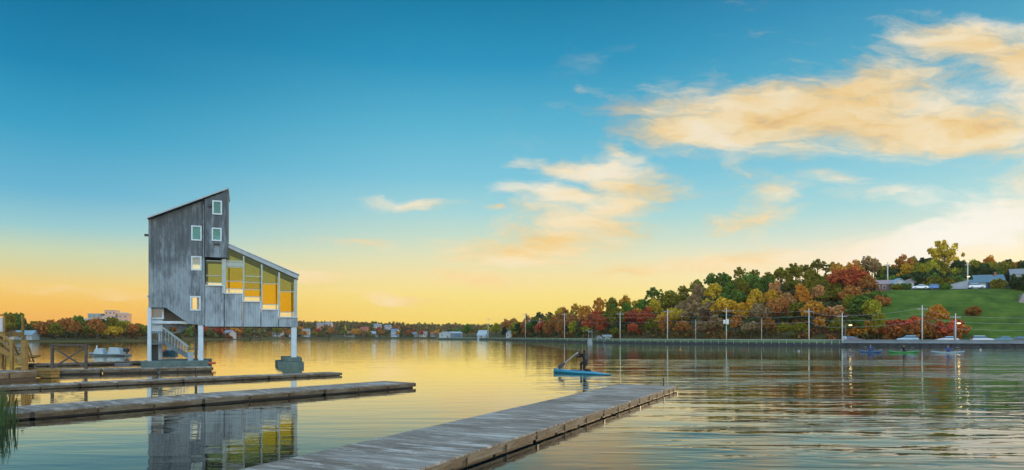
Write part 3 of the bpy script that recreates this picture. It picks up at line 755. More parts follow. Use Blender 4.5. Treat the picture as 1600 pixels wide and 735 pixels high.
# grass verge strip just behind the railing is part of hillside (M bank); railing:
r1 = empty('waterside_railing', shore_pt(900,.2,.7), 0, 'thin pale railing on posts along the grassy sea wall left of the road', 'railing')
o0 = r1.location.copy()
mb = MB()
for a, b in zip(pp, pp[1:]):
    mb.bar(shore_pt(a,.15,1.42)-o0, shore_pt(b,.15,1.42)-o0, .10, .13)
mb.build('rail', M['railwhite'], r1)
p = 745.0; n = 0
while p < 1318:
    q = shore_pt(p, -.15, 0)-o0
    m1 = MB(); m1.box(q.x-.07,q.x+.07,q.y-.07,q.y+.07,q.z-.6-.0,q.z+1.55); m1.build('post', M['railpost'], r1); n += 1
    p += 11.8
r2 = empty('road_guard_rail', shore_pt(1450,.2,.7), 0, 'broad blue-grey guard rail beam along the waterside road on the right', 'guard rail')
o0 = r2.location.copy(); pp2 = list(range(1318, 1760, 14)); mb = MB()
for a, b in zip(pp2, pp2[1:]):
    A = shore_pt(a,-.25,1.08)-o0; B = shore_pt(b,-.25,1.08)-o0
    mb.bar(A, B, .14, .70); mb.bar(A+Vector((0,-.1,.42)), B+Vector((0,-.1,.42)), .34, .07)
mb.build('beam', M['rail'], r2)
for k, p in enumerate(np.arange(1322, 1700, 16.5)):
    q = shore_pt(p, -.5, 0)-o0
    MB().box(q.x-.08,q.x+.08,q.y-.02,q.y+.14,q.z-.6,q.z+.72).build('post', M['stone'], r2)

# utility poles
poles = [(763,497,'pole'),(821,489,'pole'),(882,489,'pole'),(969,487,'pole'),(1043,483,'pole'),(1087,500,'poledark'),(1135,481,'pole'),(1190,498,'poledark'),
         (1264,482,'pole'),(1316,489,'pole'),(1441,477,'pole'),(1493,490,'pole')]
plabels = ['pale utility pole on the low point, leftmost of all the poles','pale utility pole standing between the dark conifer and the red shrubs','utility pole in front of the gold trees where the hill begins',
 'pale utility pole in front of the red tree, right of the white marker','tall white pole before orange trees, next left of the short brown pole','short brown pole, left neighbour of the pole carrying the transformer','tallest white utility pole, carrying a pale transformer drum',
 'short brown pole, right neighbour of the pole carrying the transformer','utility pole half hidden among orange trees, its top and crossarm showing','pale pole behind the white roadside cabinet','tall pole rising in front of the lawn, left of the rust-orange tree','shorter pole with a lit street lamp in front of the lawn']
tops = []
for (px, ty, mt), lab in zip(poles, plabels):
    d = 3.0 if px != 1135 else .6
    q = shore_pt(px, d, .7); Y = q.y; zt = zat(ty, Y)
    e = empty('utility_pole', q, math.radians(rnd.uniform(-4,4)), lab, 'utility pole', 'utility poles along the shore road')
    hh = zt - .7
    MB().tube([(0,0,-.2),(0,0,hh*.5),(0,0,hh)], [.16 if mt=='pole' else .12,.13 if mt=='pole' else .10,.09], 8).build('pole_shaft', M[mt], e, smooth=True)
    if mt == 'pole':
        b = MB(); b.box(-1.1,1.1,-.07,.07,hh-.9,hh-.75)
        for xx in (-1,-.5,.5,1): b.tube([(xx,0,hh-.75),(xx,0,hh-.55)], .05, 6)
        b.build('crossarm', M['poledark'], e)
        tops.append(q + Vector((0,0,hh-.55)))
    if px == 1135:
        MB().tube([(.1,-.3,hh*.52),(.1,-.3,hh*.52+1.3)], .38, 12).tube([(-.6,-.2,hh*.52+.1),(-.6,-.2,hh*.52+1.1)], .3, 12).build('transformer', mat('transformer_grey', (.6,.62,.62), .5), e, smooth=False)
for zi, (off, lab) in enumerate([(0,'topmost thin power cable strung between the shoreline poles'),(-1.2,'middle thin power cable strung between the shoreline poles'),(-2.6,'lowest sagging telephone cable between the shoreline poles')]):
    mb = MB(); first = tops[0]; pts = []
    for a, b in zip(tops, tops[1:]):
        for k in range(8):
            t = k/8; q = a.lerp(b, t); q.z += off - 4*t*(1-t)*.5; pts.append(q-first)
    a = tops[-1]; b = shore_pt(1720, 3, a.z)
    for k in range(9): q = a.lerp(b, k/8); q.z += off - 4*(k/8)*(1-k/8)*.5; pts.append(q-first)
    mb.tube(pts, .022, 4, cap=False)
    o = mb.build('power_cable', M['wire']); o.location = first
    tag(o, lab, 'cable', 'cables between the shoreline poles')

# lamps that are lit
lampm = bpy.data.materials.new('lit_lamp'); lampm.use_nodes = True
b_ = lampm.node_tree.nodes['Principled BSDF']; b_.inputs['Emission Color'].default_value = (1,.72,.25,1); b_.inputs['Emission Strength'].default_value = 4
def street_lamp(px, py, d, lab, hgt=None, arm=1.6, base=None, Yd=None):
    Y = (ysh(px)+d); zb = base if base is not None else .7
    e = empty('street_lamp', (ray(px, Y), Y, zb), 0, lab, 'street lamp', 'lit street lamps')
    zt = zat(py, Y)-zb
    MB().tube([(arm,0,-.1),(arm,0,zt*.8),(arm,0,zt+.1)], [.09,.07,.05], 8).tube([(arm,0,zt+.1),(arm*.4,0,zt+.25),(0,0,zt+.12)], .04, 6).build('lamp_post', M['rail'], e)
    b = MB(); b.box(-.45,.35,-.18,.18,zt+.02,zt+.16); b.build('lamp_head', M['dark'], e, bevel=.03)
    b = MB(); b.loft([[(-.38,-.15,zt+.015),(.3,-.15,zt+.015),(.3,.15,zt+.015),(-.38,.15,zt+.015)],[(-.3,-.1,zt-.16),(.2,-.1,zt-.16),(.2,.1,zt-.16),(-.3,.1,zt-.16)]])
    b.build('lamp_bulb', lampm, e)
    l = bpy.data.lights.new('lamp_light', 'POINT'); l.energy = 15; l.color = (1,.7,.3); l.shadow_soft_size = .2
    lo = bpy.data.objects.new('lamp_light', l); lo.parent = e; lo.location = (0,0,zt-.45); col.objects.link(lo)
street_lamp(1329, 508, 5, 'lit street lamp over the road beside the orange shrub', arm=-1.2)
street_lamp(1498.5, 505, 3.4, 'lit street lamp glowing yellow against the green lawn', arm=-1.0)
street_lamp(1513.5, 432, 60.5, 'small lit lamp on the terrace pole left of the blue house', arm=-.5, base=zland(1513,60.5))

# terrace poles
for px, ty, d, lab in ((1512,410,61.5,'pale pole on the terrace left of the blue house'),(1387,410,70,'pole rising above the low brown bungalow on the hill')):
    Y = ysh(px)+d; z = zland(px, d)
    e = empty('utility_pole', (ray(px,Y),Y,z), 0, lab, 'utility pole')
    hh = zat(ty, Y)-z
    MB().tube([(0,0,-.2),(0,0,hh)], [.2,.13], 8).build('pole_shaft', M['pole'], e, smooth=True)
    MB().box(-.9,.9,-.06,.06,hh-.8,hh-.66).build('crossarm', M['poledark'], e)

# ------------------------------------------------------------------ houses
HM = {}
def hm(name, c, **k):
    if name not in HM: HM[name] = mat(name, c, .75, **k)
    return HM[name]
def house(name, p, Y, z, rz, w_, dp, hw, hr, wallm, roofm, label, cat='house', windows=2, floors=1, chimney=False, door=True, gable_front=False, group=None):
    e = empty(name, (ray(p,Y),Y,z), rz, label, cat, group)
    # ridge along x unless gable_front
    b = MB(); b.box(-w_/2,w_/2,0,dp,-1.5,hw)
    if gable_front:
        for yy in (0.0, dp): b.face([(-w_/2,yy,hw),(w_/2,yy,hw),(0,yy,hw+hr)])
    else:
        for xx in (-w_/2, w_/2): b.face([(xx,0,hw),(xx,dp,hw),(xx,dp/2,hw+hr)])
    b.build('wall', wallm, e)
    r = MB(); ov = .35; t = .16
    if gable_front:
        for s in (-1,1):
            P = [(s*(w_/2+ov),-ov,hw-ov*hr/(w_/2)),(0,-ov,hw+hr),(0,dp+ov,hw+hr),(s*(w_/2+ov),dp+ov,hw-ov*hr/(w_/2))]
            r.loft([[(x,y,zz+.02) for x,y,zz in P],[(x,y,zz+t) for x,y,zz in P]])
    else:
        for s,yy in ((0,-ov),(1,dp+ov)):
            zz0 = hw-ov*hr/(dp/2)
            P = [(-w_/2-ov,yy,zz0),(w_/2+ov,yy,zz0),(w_/2+ov,dp/2,hw+hr),(-w_/2-ov,dp/2,hw+hr)]
            r.loft([[(x,y,q+.02) for x,y,q in P],[(x,y,q+t) for x,y,q in P]])
    rf = r.build('roof', roofm, e)
    if chimney:
        MB().box(w_*.2,w_*.2+.6,dp*.4,dp*.4+.6,hw,hw+hr+.9).build('chimney', hm('chimney_brick',(.22,.10,.07)), rf)
    for f in range(floors):
        zb = f*(hw/floors)+hw/floors*.35; hh = hw/floors*.42
        for k in range(windows):
            if door and f == 0 and k == windows//2: continue
            xc = -w_/2 + (k+.5)*w_/windows; ww = min(1.5, w_/windows*.5)
            fo = MB().box(xc-ww/2-.08,xc+ww/2+.08,-.05,.02,zb-.08,zb+hh+.08).build('window', M['frame'], e)
            MB().box(xc-ww/2,xc+ww/2,-.07,-.052,zb,zb+hh).build('pane', M['glasswin'], fo)
    if door:
        xc = -w_/2 + (windows//2+.5)*w_/windows
        MB().box(xc-.5,xc+.5,-.06,.02,0,2.0).build('door', hm('door_paint',(.12,.10,.09)), e)
    return e
W = lambda p, d: (ysh(p)+d)
blue = hm('blue_siding',(.06,.17,.30)); bluer = hm('blue_roof',(.09,.16,.20)); whit = hm('white_siding',(.32,.38,.42)); brown = hm('brown_siding',(.22,.10,.075)); grey = hm('grey_roof',(.20,.21,.22)); redr = hm('red_roof',(.30,.07,.05))
def onland(px, d): return (px, W(px,d), zland(px,d))
hA = house('blue_house', *onland(1547,63), math.radians(-24), 7.2, 6.0, 2.3, 2.2, blue, bluer, 'blue house with pale blue roof at the right end of the terrace', windows=3, chimney=True)
# porch and lighter front wing
MB().box(-5.2,-1.3,-1.6,-.05,-1,2.0).build('porch', whit, hA)
b = MB(); b.loft([[(-5.5,-1.9,2.0),(-1.0,-1.9,2.0),(-1.0,0,3.0),(-5.5,0,3.0)],[(-5.5,-1.9,2.12),(-1.0,-1.9,2.12),(-1.0,0,3.12),(-5.5,0,3.12)]]); b.build('porch_roof', bluer, hA)
MB().box(-.2,2.6,-1.2,-.07,-1,2.3).build('entrance', brown, hA)
house('long_bungalow', *onland(1386,62), math.radians(-14), 6.5, 5, 2.2, 1.2, brown, hm('pink_roof',(.30,.22,.22)), 'low brown bungalow, leftmost house on the hilltop', windows=4)
house('white_cottage', *onland(1406,60), math.radians(-14), 3.4, 5, 2.4, 1.3, whit, hm('pale_blue_roof',(.22,.38,.48)), 'small white cottage with pale blue gable right of the brown bungalow', windows=2, gable_front=True, door=False)
house('grey_shed', *onland(1422,61), math.radians(-14), 2.2, 3, 2.6, .8, hm('shed_grey',(.22,.25,.28)), hm('pink_roof',(.30,.22,.22)), 'narrow grey shed beside the white cottage on the hill', 'shed', windows=1, door=False, gable_front=True)
house('white_house', *onland(1594,62), math.radians(-30), 4.2, 5, 4.4, 1.6, whit, grey, 'tall white house cut by the right edge behind dark trees', windows=2, floors=2)
house('deep_blue_house', *onland(1572,92), math.radians(-24), 3.6, 4, 6.6, 1.4, hm('deep_blue',(.03,.10,.30)), bluer, 'deep blue house up in the trees above the terrace', windows=2, floors=3, door=False)
# retaining ramp on the terrace
e = empty('concrete_ramp', shore_pt(1490,58,zland(1490,58)), math.radians(-20), 'grey concrete ramp rising left of the blue house', 'ramp')
MB().loft([[(-5.5,-.3,-.5),(-5.5,.6,-.5),(-5.5,.6,.25),(-5.5,-.3,.25)],[(3.5,-.3,-.5),(3.5,.6,-.5),(3.5,.6,2.6),(3.5,-.3,2.6)]]).build('ramp_wall', hm('ramp_grey',(.26,.29,.33)), e)
MB().bar((-5.5,-.35,.35),(3.5,-.35,2.75),.09,.12).build('handrail', M['rail'], e)
# right edge retaining block of the lawn
e = empty('stone_abutment', shore_pt(1606,44,zland(1606,44)-1.5), math.radians(-30), 'grey sloping stone abutment at the right edge of the lawn', 'abutment')
MB().loft([[(-3.6,-3,-2),(4,-3,-2),(4,3,-2),(-3.6,3,-2)],[(-1.2,-2,3.4),(4,-2,3.4),(4,3,3.4),(-1.2,3,3.4)]]).build('abutment_wall', hm('abutment_grey',(.24,.21,.20), var=.3), e)

# spit buildings
def lowb(name, px, Y, z, ww, hh, wm, rm, label, **k): return house(name, px, Y, z, 0, ww, 7, hh, 1.2, wm, rm, label, **k)
slate = hm('slate_blue',(.10,.19,.28))
lowb('boathouse', 695, 512, .8, 8.5, 4.2, whit, hm('pale_grey_roof',(.32,.36,.38)), 'white boathouse on the spit, left half of the pale pair', windows=2, cat='boathouse', gable_front=True)
lowb('boathouse', 712, 516, .8, 9.0, 3.9, slate, hm('pale_grey_roof',(.5,.55,.58)), 'blue-grey boathouse on the spit, right half of the pair', windows=2, cat='boathouse')
house('white_cottage', 752, 462, 1.2, math.radians(-20), 6, 6, 2.0, 3.2, whit, whit, 'small white house with steep pale roof behind the leftmost poles', windows=1, gable_front=False)
house('white_cottage', 796, ysh(796)+15, 1.2, math.radians(-10), 4.2, 4, 3.0, 2.2, whit, grey, 'narrow white house between dark conifers on the low point', windows=2, gable_front=True, door=False)
house('white_house', 838, ysh(838)+38, 5.0, math.radians(-10), 8, 6, 3.4, 2.4, whit, hm('mauve_roof',(.34,.28,.30)), 'white house with mauve roof above the red trees left of the hill', windows=3, gable_front=False, door=False)
# left shore
house('white_house', 35, ysh2(35)+10, 1.0, math.radians(4), 7.5, 5, 2.0, 1.6, whit, hm('teal_roof',(.20,.30,.34)), 'long white lakeside house on the left shore', windows=4)
house('white_cottage', 15, ysh2(15)+12, 1.0, math.radians(10), 3.2, 4, 2.2, 1.2, hm('cream_siding',(.5,.46,.4)), brown, 'small cream cottage left of the long lakeside house', windows=1, door=False, gable_front=True)
# hospital-like block on the left skyline
Yb = 455; zb = zfar(165, Yb-ysh2(165)) 
e = empty('apartment_complex', (ray(165,Yb),Yb,zb), math.radians(12), 'stepped white and peach apartment complex above the trees on the left skyline', 'building')
def z2(py): return zat(py, Yb)-zb
def x2(px): return (px-165)/F*Yb
cream = hm('cream_render',(.46,.46,.46)); peach = hm('peach_render',(.55,.33,.23)); 
for i,(x0,x1,t,bm_,y0,mt) in enumerate([(133,171,499,520,-3,cream),(140,158,491,500,0,hm('greygreen_render',(.24,.27,.26))),(155,178,494.5,500,.6,peach),(162,178,485.5,496,2,peach),(171,187,496,520,1.2,hm('greygreen_render',(.24,.27,.26))),(182,196,491,520,.2,peach)]):
    wl = MB().box(x2(x0),x2(x1),y0,y0+7+i*.3,z2(bm_),z2(t)).build('wall', mt, e)
    MB().box(x2(x0)-.2,x2(x1)+.2,y0-.2,y0+7.2+i*.3,z2(t)+.003,z2(t)+.35).build('roof', hm('pale_grey_roof',(.5,.55,.58)), wl)
    nwin = max(2, int((x1-x0)/5)); nfl = 2 if (bm_-t) > 9 else 1
    for f in range(nfl):
        for k in range(nwin):
            xc = x2(x0)+(k+.5)*(x2(x1)-x2(x0))/nwin; zc = z2(t)-1.6-f*2.7
            MB().box(xc-.55,xc+.55,y0-.06,y0+.02,zc-.6,zc+.6).build('window', M['glasswin'], wl)
MB().loft([[(x2(183),.1,z2(491)+.36),(x2(196),.1,z2(491)+.36),(x2(196),7,z2(491)+.36),(x2(183),7,z2(491)+.36)],[(x2(187),2,z2(488)),(x2(192),2,z2(488)),(x2(192),5,z2(488)),(x2(187),5,z2(488))]]).build('roof', peach, e)

# distant houses across the centre shore
dh = [(478,515,20,whit,grey,'white house low by the water right of the glass wing'),(500,505,120,hm('salmon_siding',(.45,.22,.16)),grey,'salmon house high on the distant skyline'),(512,503,160,whit,grey,'pale house on the distant skyline above the dark trees'),
 (545,520,10,hm('palegreen_siding',(.35,.45,.42)),grey,'pale green house near the waterline in the distant centre'),(568,512,60,hm('brick_orange',(.42,.13,.07)),redr,'orange brick house halfway up the distant centre shore'),
 (582,519,8,hm('palegreen_siding',(.35,.45,.42)),whit,'pale mint house by the water right of the orange brick house'),(590,507,120,whit,grey,'long white house high in the distant centre'),(606,509,90,hm('lavender_siding',(.40,.38,.46)),grey,'lavender house high behind the slate blue block'),
 (616,515,20,hm('sky_siding',(.34,.46,.56)),slate,'tall pale blue house above the water in the distant centre'),(645,522,6,whit,grey,'tiny white boathouse right of the tall pale blue house'),(660,519,8,hm('cream_siding',(.5,.46,.4)),grey,'small cream house among orange distant trees'),
 (678,522,5,whit,redr,'tiny white house just left of the white boathouse'),(350,520,10,whit,grey,'white house seen under the tower wing, near its left column'),(405,521,6,hm('cream_siding',(.5,.46,.4)),grey,'long cream building seen under the middle of the wing'),
 (432,517,30,whit,grey,'white house seen under the right end of the wing'),(455,523,5,hm('sky_siding',(.34,.46,.56)),grey,'small pale blue house behind the right tower column')]
faded = mat('weathered_white_siding', (.34,.36,.37), .8)
def fade(m_): return faded if m_ is whit else m_
for px, py, d, wm, rm, lab in dh:
    d = max(d, 26); Y = ysh2(px)+d; z = zfar(px, d)
    zc = zat(py, Y); ww = rnd.uniform(6.5,10.5); hw = max(3.2, zc - z - 1.5)
    house('distant_house', px, Y-6, z, math.radians(rnd.uniform(-15,15)), ww, 8, min(hw, 8), 2.0, fade(wm), rm, lab, windows=3, floors=2 if hw > 5 else 1, door=False, group='houses along the distant centre shore')

# ------------------------------------------------------------------ cars
def car_proto(paint, kind='suv'):
    e = empty('parked_car', (0,0,0))
    L, Wd = 4.2, 1.75
    prof = [(-2.1,.35),(-2.08,.75),(-1.95,.98),(-1.0,1.0),(1.25,1.0),(2.0,.85),(2.1,.6),(2.08,.35)]
    b = MB(); b.loft([[(x,-Wd/2,z) for x,z in prof],[(x,Wd/2,z) for x,z in prof]]); b.build('body', paint, e, bevel=.06)
    top = 1.55 if kind == 'suv' else 1.42
    bk = -1.9 if kind == 'suv' else -1.35
    lo = [(bk-.1,-.82,1.0),(1.15,-.82,1.0),(1.15,.82,1.0),(bk-.1,.82,1.0)]; hi = [(bk+.3,-.62,top-.04),(.35,-.62,top-.04),(.35,.62,top-.04),(bk+.3,.62,top-.04)]
    MB().loft([lo,hi]).build('windows', M['glasswin'], e)
    MB().loft([[(x,y*1.01,top-.04) for x,y,z in hi],[(x*.98,y*.94,top+.04) for x,y,z in hi]]).build('roof', paint, e, bevel=.02)
    for x in (-1.3,1.3):
        for y in (-.8,.8):
            wh = MB().tube([(x,y-.1,.33),(x,y+.1,.33)], .33, 14).build('wheel', M['black'], e)
            MB().tube([(x,y-.115,.33),(x,y+.115,.33)], .19, 10).build('rim', M['rail'], wh)
    for y in (-.62,.62):
        MB().box(2.03,2.12,y-.16,y+.16,.62,.78).build('headlight', M['frame'], e)
        MB().box(-2.12,-2.04,y-.14,y+.14,.7,.88).build('tail_light', hm('red_lens',(.35,.02,.02)), e)
    return e
paints = {'sky':mat('car_paint_sky',(.30,.50,.62),.25,.2,var=.03),'silver':mat('car_paint_silver',(.60,.68,.72),.25,.3,var=.03),'dark':mat('car_paint_dark',(.05,.07,.09),.25,.2,var=.03),
          'teal':mat('car_paint_teal',(.08,.24,.28),.25,.2,var=.03),'violet':mat('car_paint_violet',(.15,.09,.16),.25,.2,var=.03),'white':mat('car_paint_white',(.72,.76,.78),.25,.0,var=.03),'blue':mat('car_paint_blue',(.06,.18,.45),.25,.2,var=.03)}
def road_dir(p, d=8):
    a = shore_pt(p-15,d,0); b = shore_pt(p+15,d,0); return math.atan2((b-a).y,(b-a).x)
cars = [(1331,8,'violet','sedan',.75,'dark violet car behind the white roadside cabinet'),(1418,7,'sky','suv',.85,'pale blue car on the shore road below the red shrubs'),(1480,8,'silver','sedan',.75,'silver car on the shore road beside the lamp pole'),
        (1535,8,'white','suv',.75,'white and dark car, leftmost of the three at the right edge'),(1567,8,'teal','sedan',.75,'teal car, middle of the three at the right edge'),(1599,8,'dark','sedan',.78,'dark car cut off by the right edge of the road'),
        (1437,56.5,'white','sedan',0,'white car, leftmost on the terrace road'),(1462,58,'blue','suv',0,'blue car parked by the foot of the concrete ramp'),(1525,57,'white','suv',0,'white car parked in front of the blue house')]
for p, d, pt, kd, z, lab in cars:
    e = car_proto(paints[pt], kd); q = shore_pt(p, d, z if z else zland(p,d)+.15)
    e.location = q; e.rotation_euler = (0,0,road_dir(p,d)+(math.pi if rnd.random()<.4 else 0))
    tag(e, lab, 'car', 'cars parked on the hill road' if d > 20 else 'cars along the shore road')
# roadside cabinet
q = shore_pt(1319,1.2,.7); e = empty('roadside_cabinet', q, road_dir(1319), 'white roadside cabinet where the guard rail begins', 'cabinet')
MB().box(-.45,.45,-.35,.35,0,1.5).build('cabinet_body', M['frame'], e, bevel=.03); MB().box(-.52,.52,-.42,.42,1.503,1.6).build('cabinet_lid', M['rail'], e); MB().box(-.36,.36,-.375,-.353,.15,1.35).build('door', whit, e)

# white navigation marker at the water's edge
q = gp(921.5, 536.6); q.z = 0
e = empty('navigation_marker', q, 0, 'white twin-post marker with gull-wing crossarm on a white base at the sea wall', 'marker')
s_ = q.y/F
MB().loft([[(-.8,-.6,-.3),(.9,-.6,-.3),(.9,.6,-.3),(-.8,.6,-.3)],[(-.5,-.4,1.6),(.6,-.4,1.6),(.6,.4,1.6),(-.5,.4,1.6)]]).build('base', M['marker'], e)
MB().tube([(-.35,0,1.6),(-.35,0,4.0)], .09, 8).tube([(.75,0,.2),(.75,0,4.6)], .08, 8).build('post', M['marker'], e)
MB().bar((-1.3,0,4.3),(-.4,0,3.8),.12,.2).bar((-.4,0,3.8),(.7,0,3.9),.12,.2).bar((-1.3,0,4.3),(-1.5,0,4.2),.14,.25).bar((-.75,0,3.9),(-.3,0,4.9),.08).build('crossarm', M['marker'], e)
# small shore sheds
for px, ww, hh, wm, lab in ((937,1.8,1.2,whit,'tiny white shed on the sea wall right of the white marker'),(949,2.4,1.4,slate,'small grey-blue shed right of the tiny white shed')):
    q = shore_pt(px,3,.75); house('shore_shed', px, q.y, .75, 0, ww, 2, hh, .5, wm, grey, lab, 'shed', windows=1, door=False, gable_front=(px<940), group='sheds on the sea wall')

# ------------------------------------------------------------------ tower
OX, OY, TH = -23.95, 45.0, math.radians(21.5)
cs, sn = math.cos(TH), math.sin(TH)
T = empty('observation_tower', (OX, OY, 0), TH, 'weathered grey timber judging tower on white columns with stepped glass-walled wing', 'tower')
def fp(px, py, v=0.0):
    a = (px-CX)/F; Y = (v - OX*sn + OY*cs)/(cs - a*sn)
    return ((a*Y-OX)*cs + (Y-OY)*sn, CH-(py-H)/F*Y)
def rect(px0, py0, px1, py1, v=0.0):
    pm = (px0+px1)/2; return (fp(px0,py0,v)[0], fp(px1,py0,v)[0], fp(pm,py1,v)[1], fp(pm,py0,v)[1])   # u0,u1,z0,z1
D = 4.3
wins = [(331.6,313.7,347,335.7,'bay'),(330.7,356.3,346.4,377,'bay'),(298.7,352.9,315.3,376.3,''),(298.4,400.6,315,422.9,''),(297,462.9,313.6,485.7,'')]
def hole(r): u0,u1,z0,z1 = r; return [(u0,z0),(u1,z0),(u1,z1),(u0,z1)]
outer = [fp(232,480.5),fp(259,481),fp(296,506.5),fp(320.5,508.5),fp(320.5,312.5),fp(232,344)]
holes = []
for x0,y0,x1,y1,k in wins[2:]: holes.append(hole(rect(x0+2,y0+2,x1-2,y1-2)))
MB().wall(outer, holes, 0, .18).build('wall', M['board'], T)
# projecting bay
bz = fp(338,403)[1]; BV = -.28
ob = [(fp(320.5,403)[0],bz),(fp(356,403)[0],bz),fp(356,299.5),fp(320.5,312.8)]
hb = [hole(rect(x0+2,y0+2,x1-2,y1-2,BV)) for x0,y0,x1,y1,k in wins[:2]]
bay = MB().wall(ob, hb, BV, BV+.16).build('bay_wall', M['board'], T)
ub0, ub1 = ob[0][0], ob[1][0]
b = MB(); b.face([(ub0,BV,bz),(ub0,.0,bz),(ub0,.0,ob[3][1]),(ub0,BV,ob[3][1])]); 
b.box(ub1-.14,ub1-.002,BV+.163,D,bz,ob[2][1]-.05); b.box(ub0,ub1-.145,BV+.163,D,bz+.002,bz+.14)
b.build('bay_side', M['board'], T)
# other walls of the tower block
uL = 0.0; uR = fp(320.5,400)[0]; zt0 = fp(232,344)[1]; zt1 = fp(320.5,312.5)[1]; ztR = ob[2][1]
zb = fp(232,480.5)[1]; ubt = ub1
b = MB()
b.box(uL,uL+.16,.183,D-.17,zb,zt0-.05)
b.build('side_wall', M['board'], T)
# back wall with windows opposite those of the front
bo = [(uL,zb),(fp(259,481)[0],zb),(fp(296,506.5)[0],fp(296,506.5)[1]),(uR,fp(320,508.5)[1]),(uR,bz),(ub1-.15,bz),(ub1-.15,ztR-.2),(uL,zt0-.1)]
bh = []
for (x0,y0,x1,y1) in [(299,360,316,377),(297,405,317,421),(299,464,313,487),(331,366,347,381)]:
    r = rect(x0+1.5,y0,x1-1.5,y1,D-.1); 
    if r[0] > .2 and r[1] < ub1-.3: bh.append(hole(r))
MB().wall(bo, bh, D-.16, D).build('back_wall', M['board'], T)
# floor plates
b = MB()
for py in (344+48, 448): 
    z = fp(275,py)[1]; b.box(uL+.17,uR,.19,D-.18,z-.1,z+.08)
b.build('floor', M['interior'], T)
# underside following the cut corner
b = MB(); pts = [(.0,zb),(fp(259,481)[0],zb),fp(296,506.5),(uR,fp(320,508.5)[1])]
for a, c in zip(pts, pts[1:]):
    b.loft([[(a[0],.185,a[1]+.003),(a[0],D-.17,a[1]+.003),(a[0],D-.17,a[1]+.12),(a[0],.185,a[1]+.12)],[(c[0],.185,c[1]+.003),(c[0],D-.17,c[1]+.003),(c[0],D-.17,c[1]+.12),(c[0],.185,c[1]+.12)]])
b.build('soffit', M['stairwood'], T)
# roof
rA = fp(231,343); rB = fp(357.5,297)
b = MB(); b.loft([[(rA[0],BV-.12,rA[1]+.0),(rA[0],D+.15,rA[1]+.0),(rA[0],D+.15,rA[1]+.09),(rA[0],BV-.12,rA[1]+.09)],[(rB[0],BV-.12,rB[1]),(rB[0],D+.15,rB[1]),(rB[0],D+.15,rB[1]+.09),(rB[0],BV-.12,rB[1]+.09)]])
b.build('roof', M['metal'], T)
# tower windows
for i,(x0,y0,x1,y1,k) in enumerate(wins):
    v = BV if k == 'bay' else 0
    u0,u1,z0,z1 = rect(x0,y0,x1,y1,v); t = .09
    f = MB(); vf, vb = v-.05, v+.1
    f.box(u0,u1,vf,vb,z0,z0+t).box(u0,u1,vf,vb,z1-t,z1).box(u0,u0+t,vf,vb,z0+t+.001,z1-t-.001).box(u1-t,u1,vf,vb,z0+t+.001,z1-t-.001)
    fo = f.build('window', M['frame'], T)
    zm = z0 + (z1-z0)*.42
    MB().box(u0+t,u1-t,v+.02,v+.03,z0+t,z1-t).build('pane', M['g_teal' if i < 3 else 'g_clear'], fo)
    if i in (0,):
        MB().box(u0+t,u1-t,v+.12,v+.14,z0+t,z1-t).build('blind', hm('blind_teal',(.06,.18,.20)), fo)
    if i in (1,2,3):
        MB().box(u0+t,u1-t,v+.12,v+.14,zm,z1-t).build('blind', hm('blind_pale',(.24,.36,.34)), fo)
    if i in (1,2): MB().box(u0+t,u1-t,v+.12,v+.14,z0+t,zm-.01).build('blind', hm('blind_white',(.45,.55,.55)) if i == 1 else hm('blind_pale',(.24,.36,.34)), fo)
    if i == 4: MB().box(u1-.24,u1-.09,v+.06,v+.12,z0+t,z1-t).build('curtain', M['dark'], fo)
# fittings
u,z = fp(328,322,BV); MB().tube([(u,BV-.16,z),(u,BV+.02,z)], .09, 10).build('wall_lamp', M['dark'], T)
u,z = fp(339,382,BV); MB().box(u-.18,u+.18,BV-.12,BV,z-.05,z+.06).build('vent', M['dark'], T)
u,z = fp(231,367); MB().box(u-.22,u+.0,.1,.3,z-.08,z+.06).build('wall_lamp', M['dark'], T)
u,z = fp(231,463); MB().box(u-.08,u+.0,.1,.3,z-.06,z+.06).build('bracket', M['frame'], T)
# pipes/cable down the face
u,_ = fp(318.5,400); MB().tube([(u,-.04,fp(318,508)[1]),(u,-.04,fp(318,320)[1])], .025, 6).build('downpipe', M['metal'], T)

# wing: stepped panels
panels = [(320.7,350.3,447.3),(351.2,379.3,459.7),(380,407.3,472.3),(408.2,434.8,485),(435.7,465,496.7)]
zbot = fp(392,511)[1]
for i,(x0,x1,ty) in enumerate(panels):
    u0, u1 = fp(x0,480)[0], fp(x1,480)[0]; zt = fp((x0+x1)/2, ty)[1]
    pn = MB().box(u0,u1,-.05-.05*(i%2),.12,zbot,zt).build('stepped_panel', M['board_light'], T, bevel=.015)
    MB().box(u0-.01,u1+.01,-.13-.02*(i%2),.14,zt+.002,zt+.07).build('sill', M['frame'], pn)
    if i < 4: MB().box(u1-.04,u1+.045,-.135,.14,fp(x1,panels[i+1][2])[1]+.08,zt+.001).build('sill_return', M['frame'], pn)
    MB().box(u0,u1,D-.14,D,zbot,zt+.0).build('back_panel', M['board_light'], T)
    # stepped seating inside
    MB().box(u0,u1,.125,D-.15,max(zbot+.2,zt-.75),max(zbot+.32,zt-.62)).build('seating_step', M['interior'], T)
uE = fp(465,480)[0]
MB().box(uR,uE,.125,D-.145,zbot+.002,zbot+.14).build('floor_slab', M['stairwood'], T)
MB().box(uE-.13,uE,.125,D-.145,zbot+.15,fp(465,496.7)[1]).build('end_panel', M['board_light'], T)
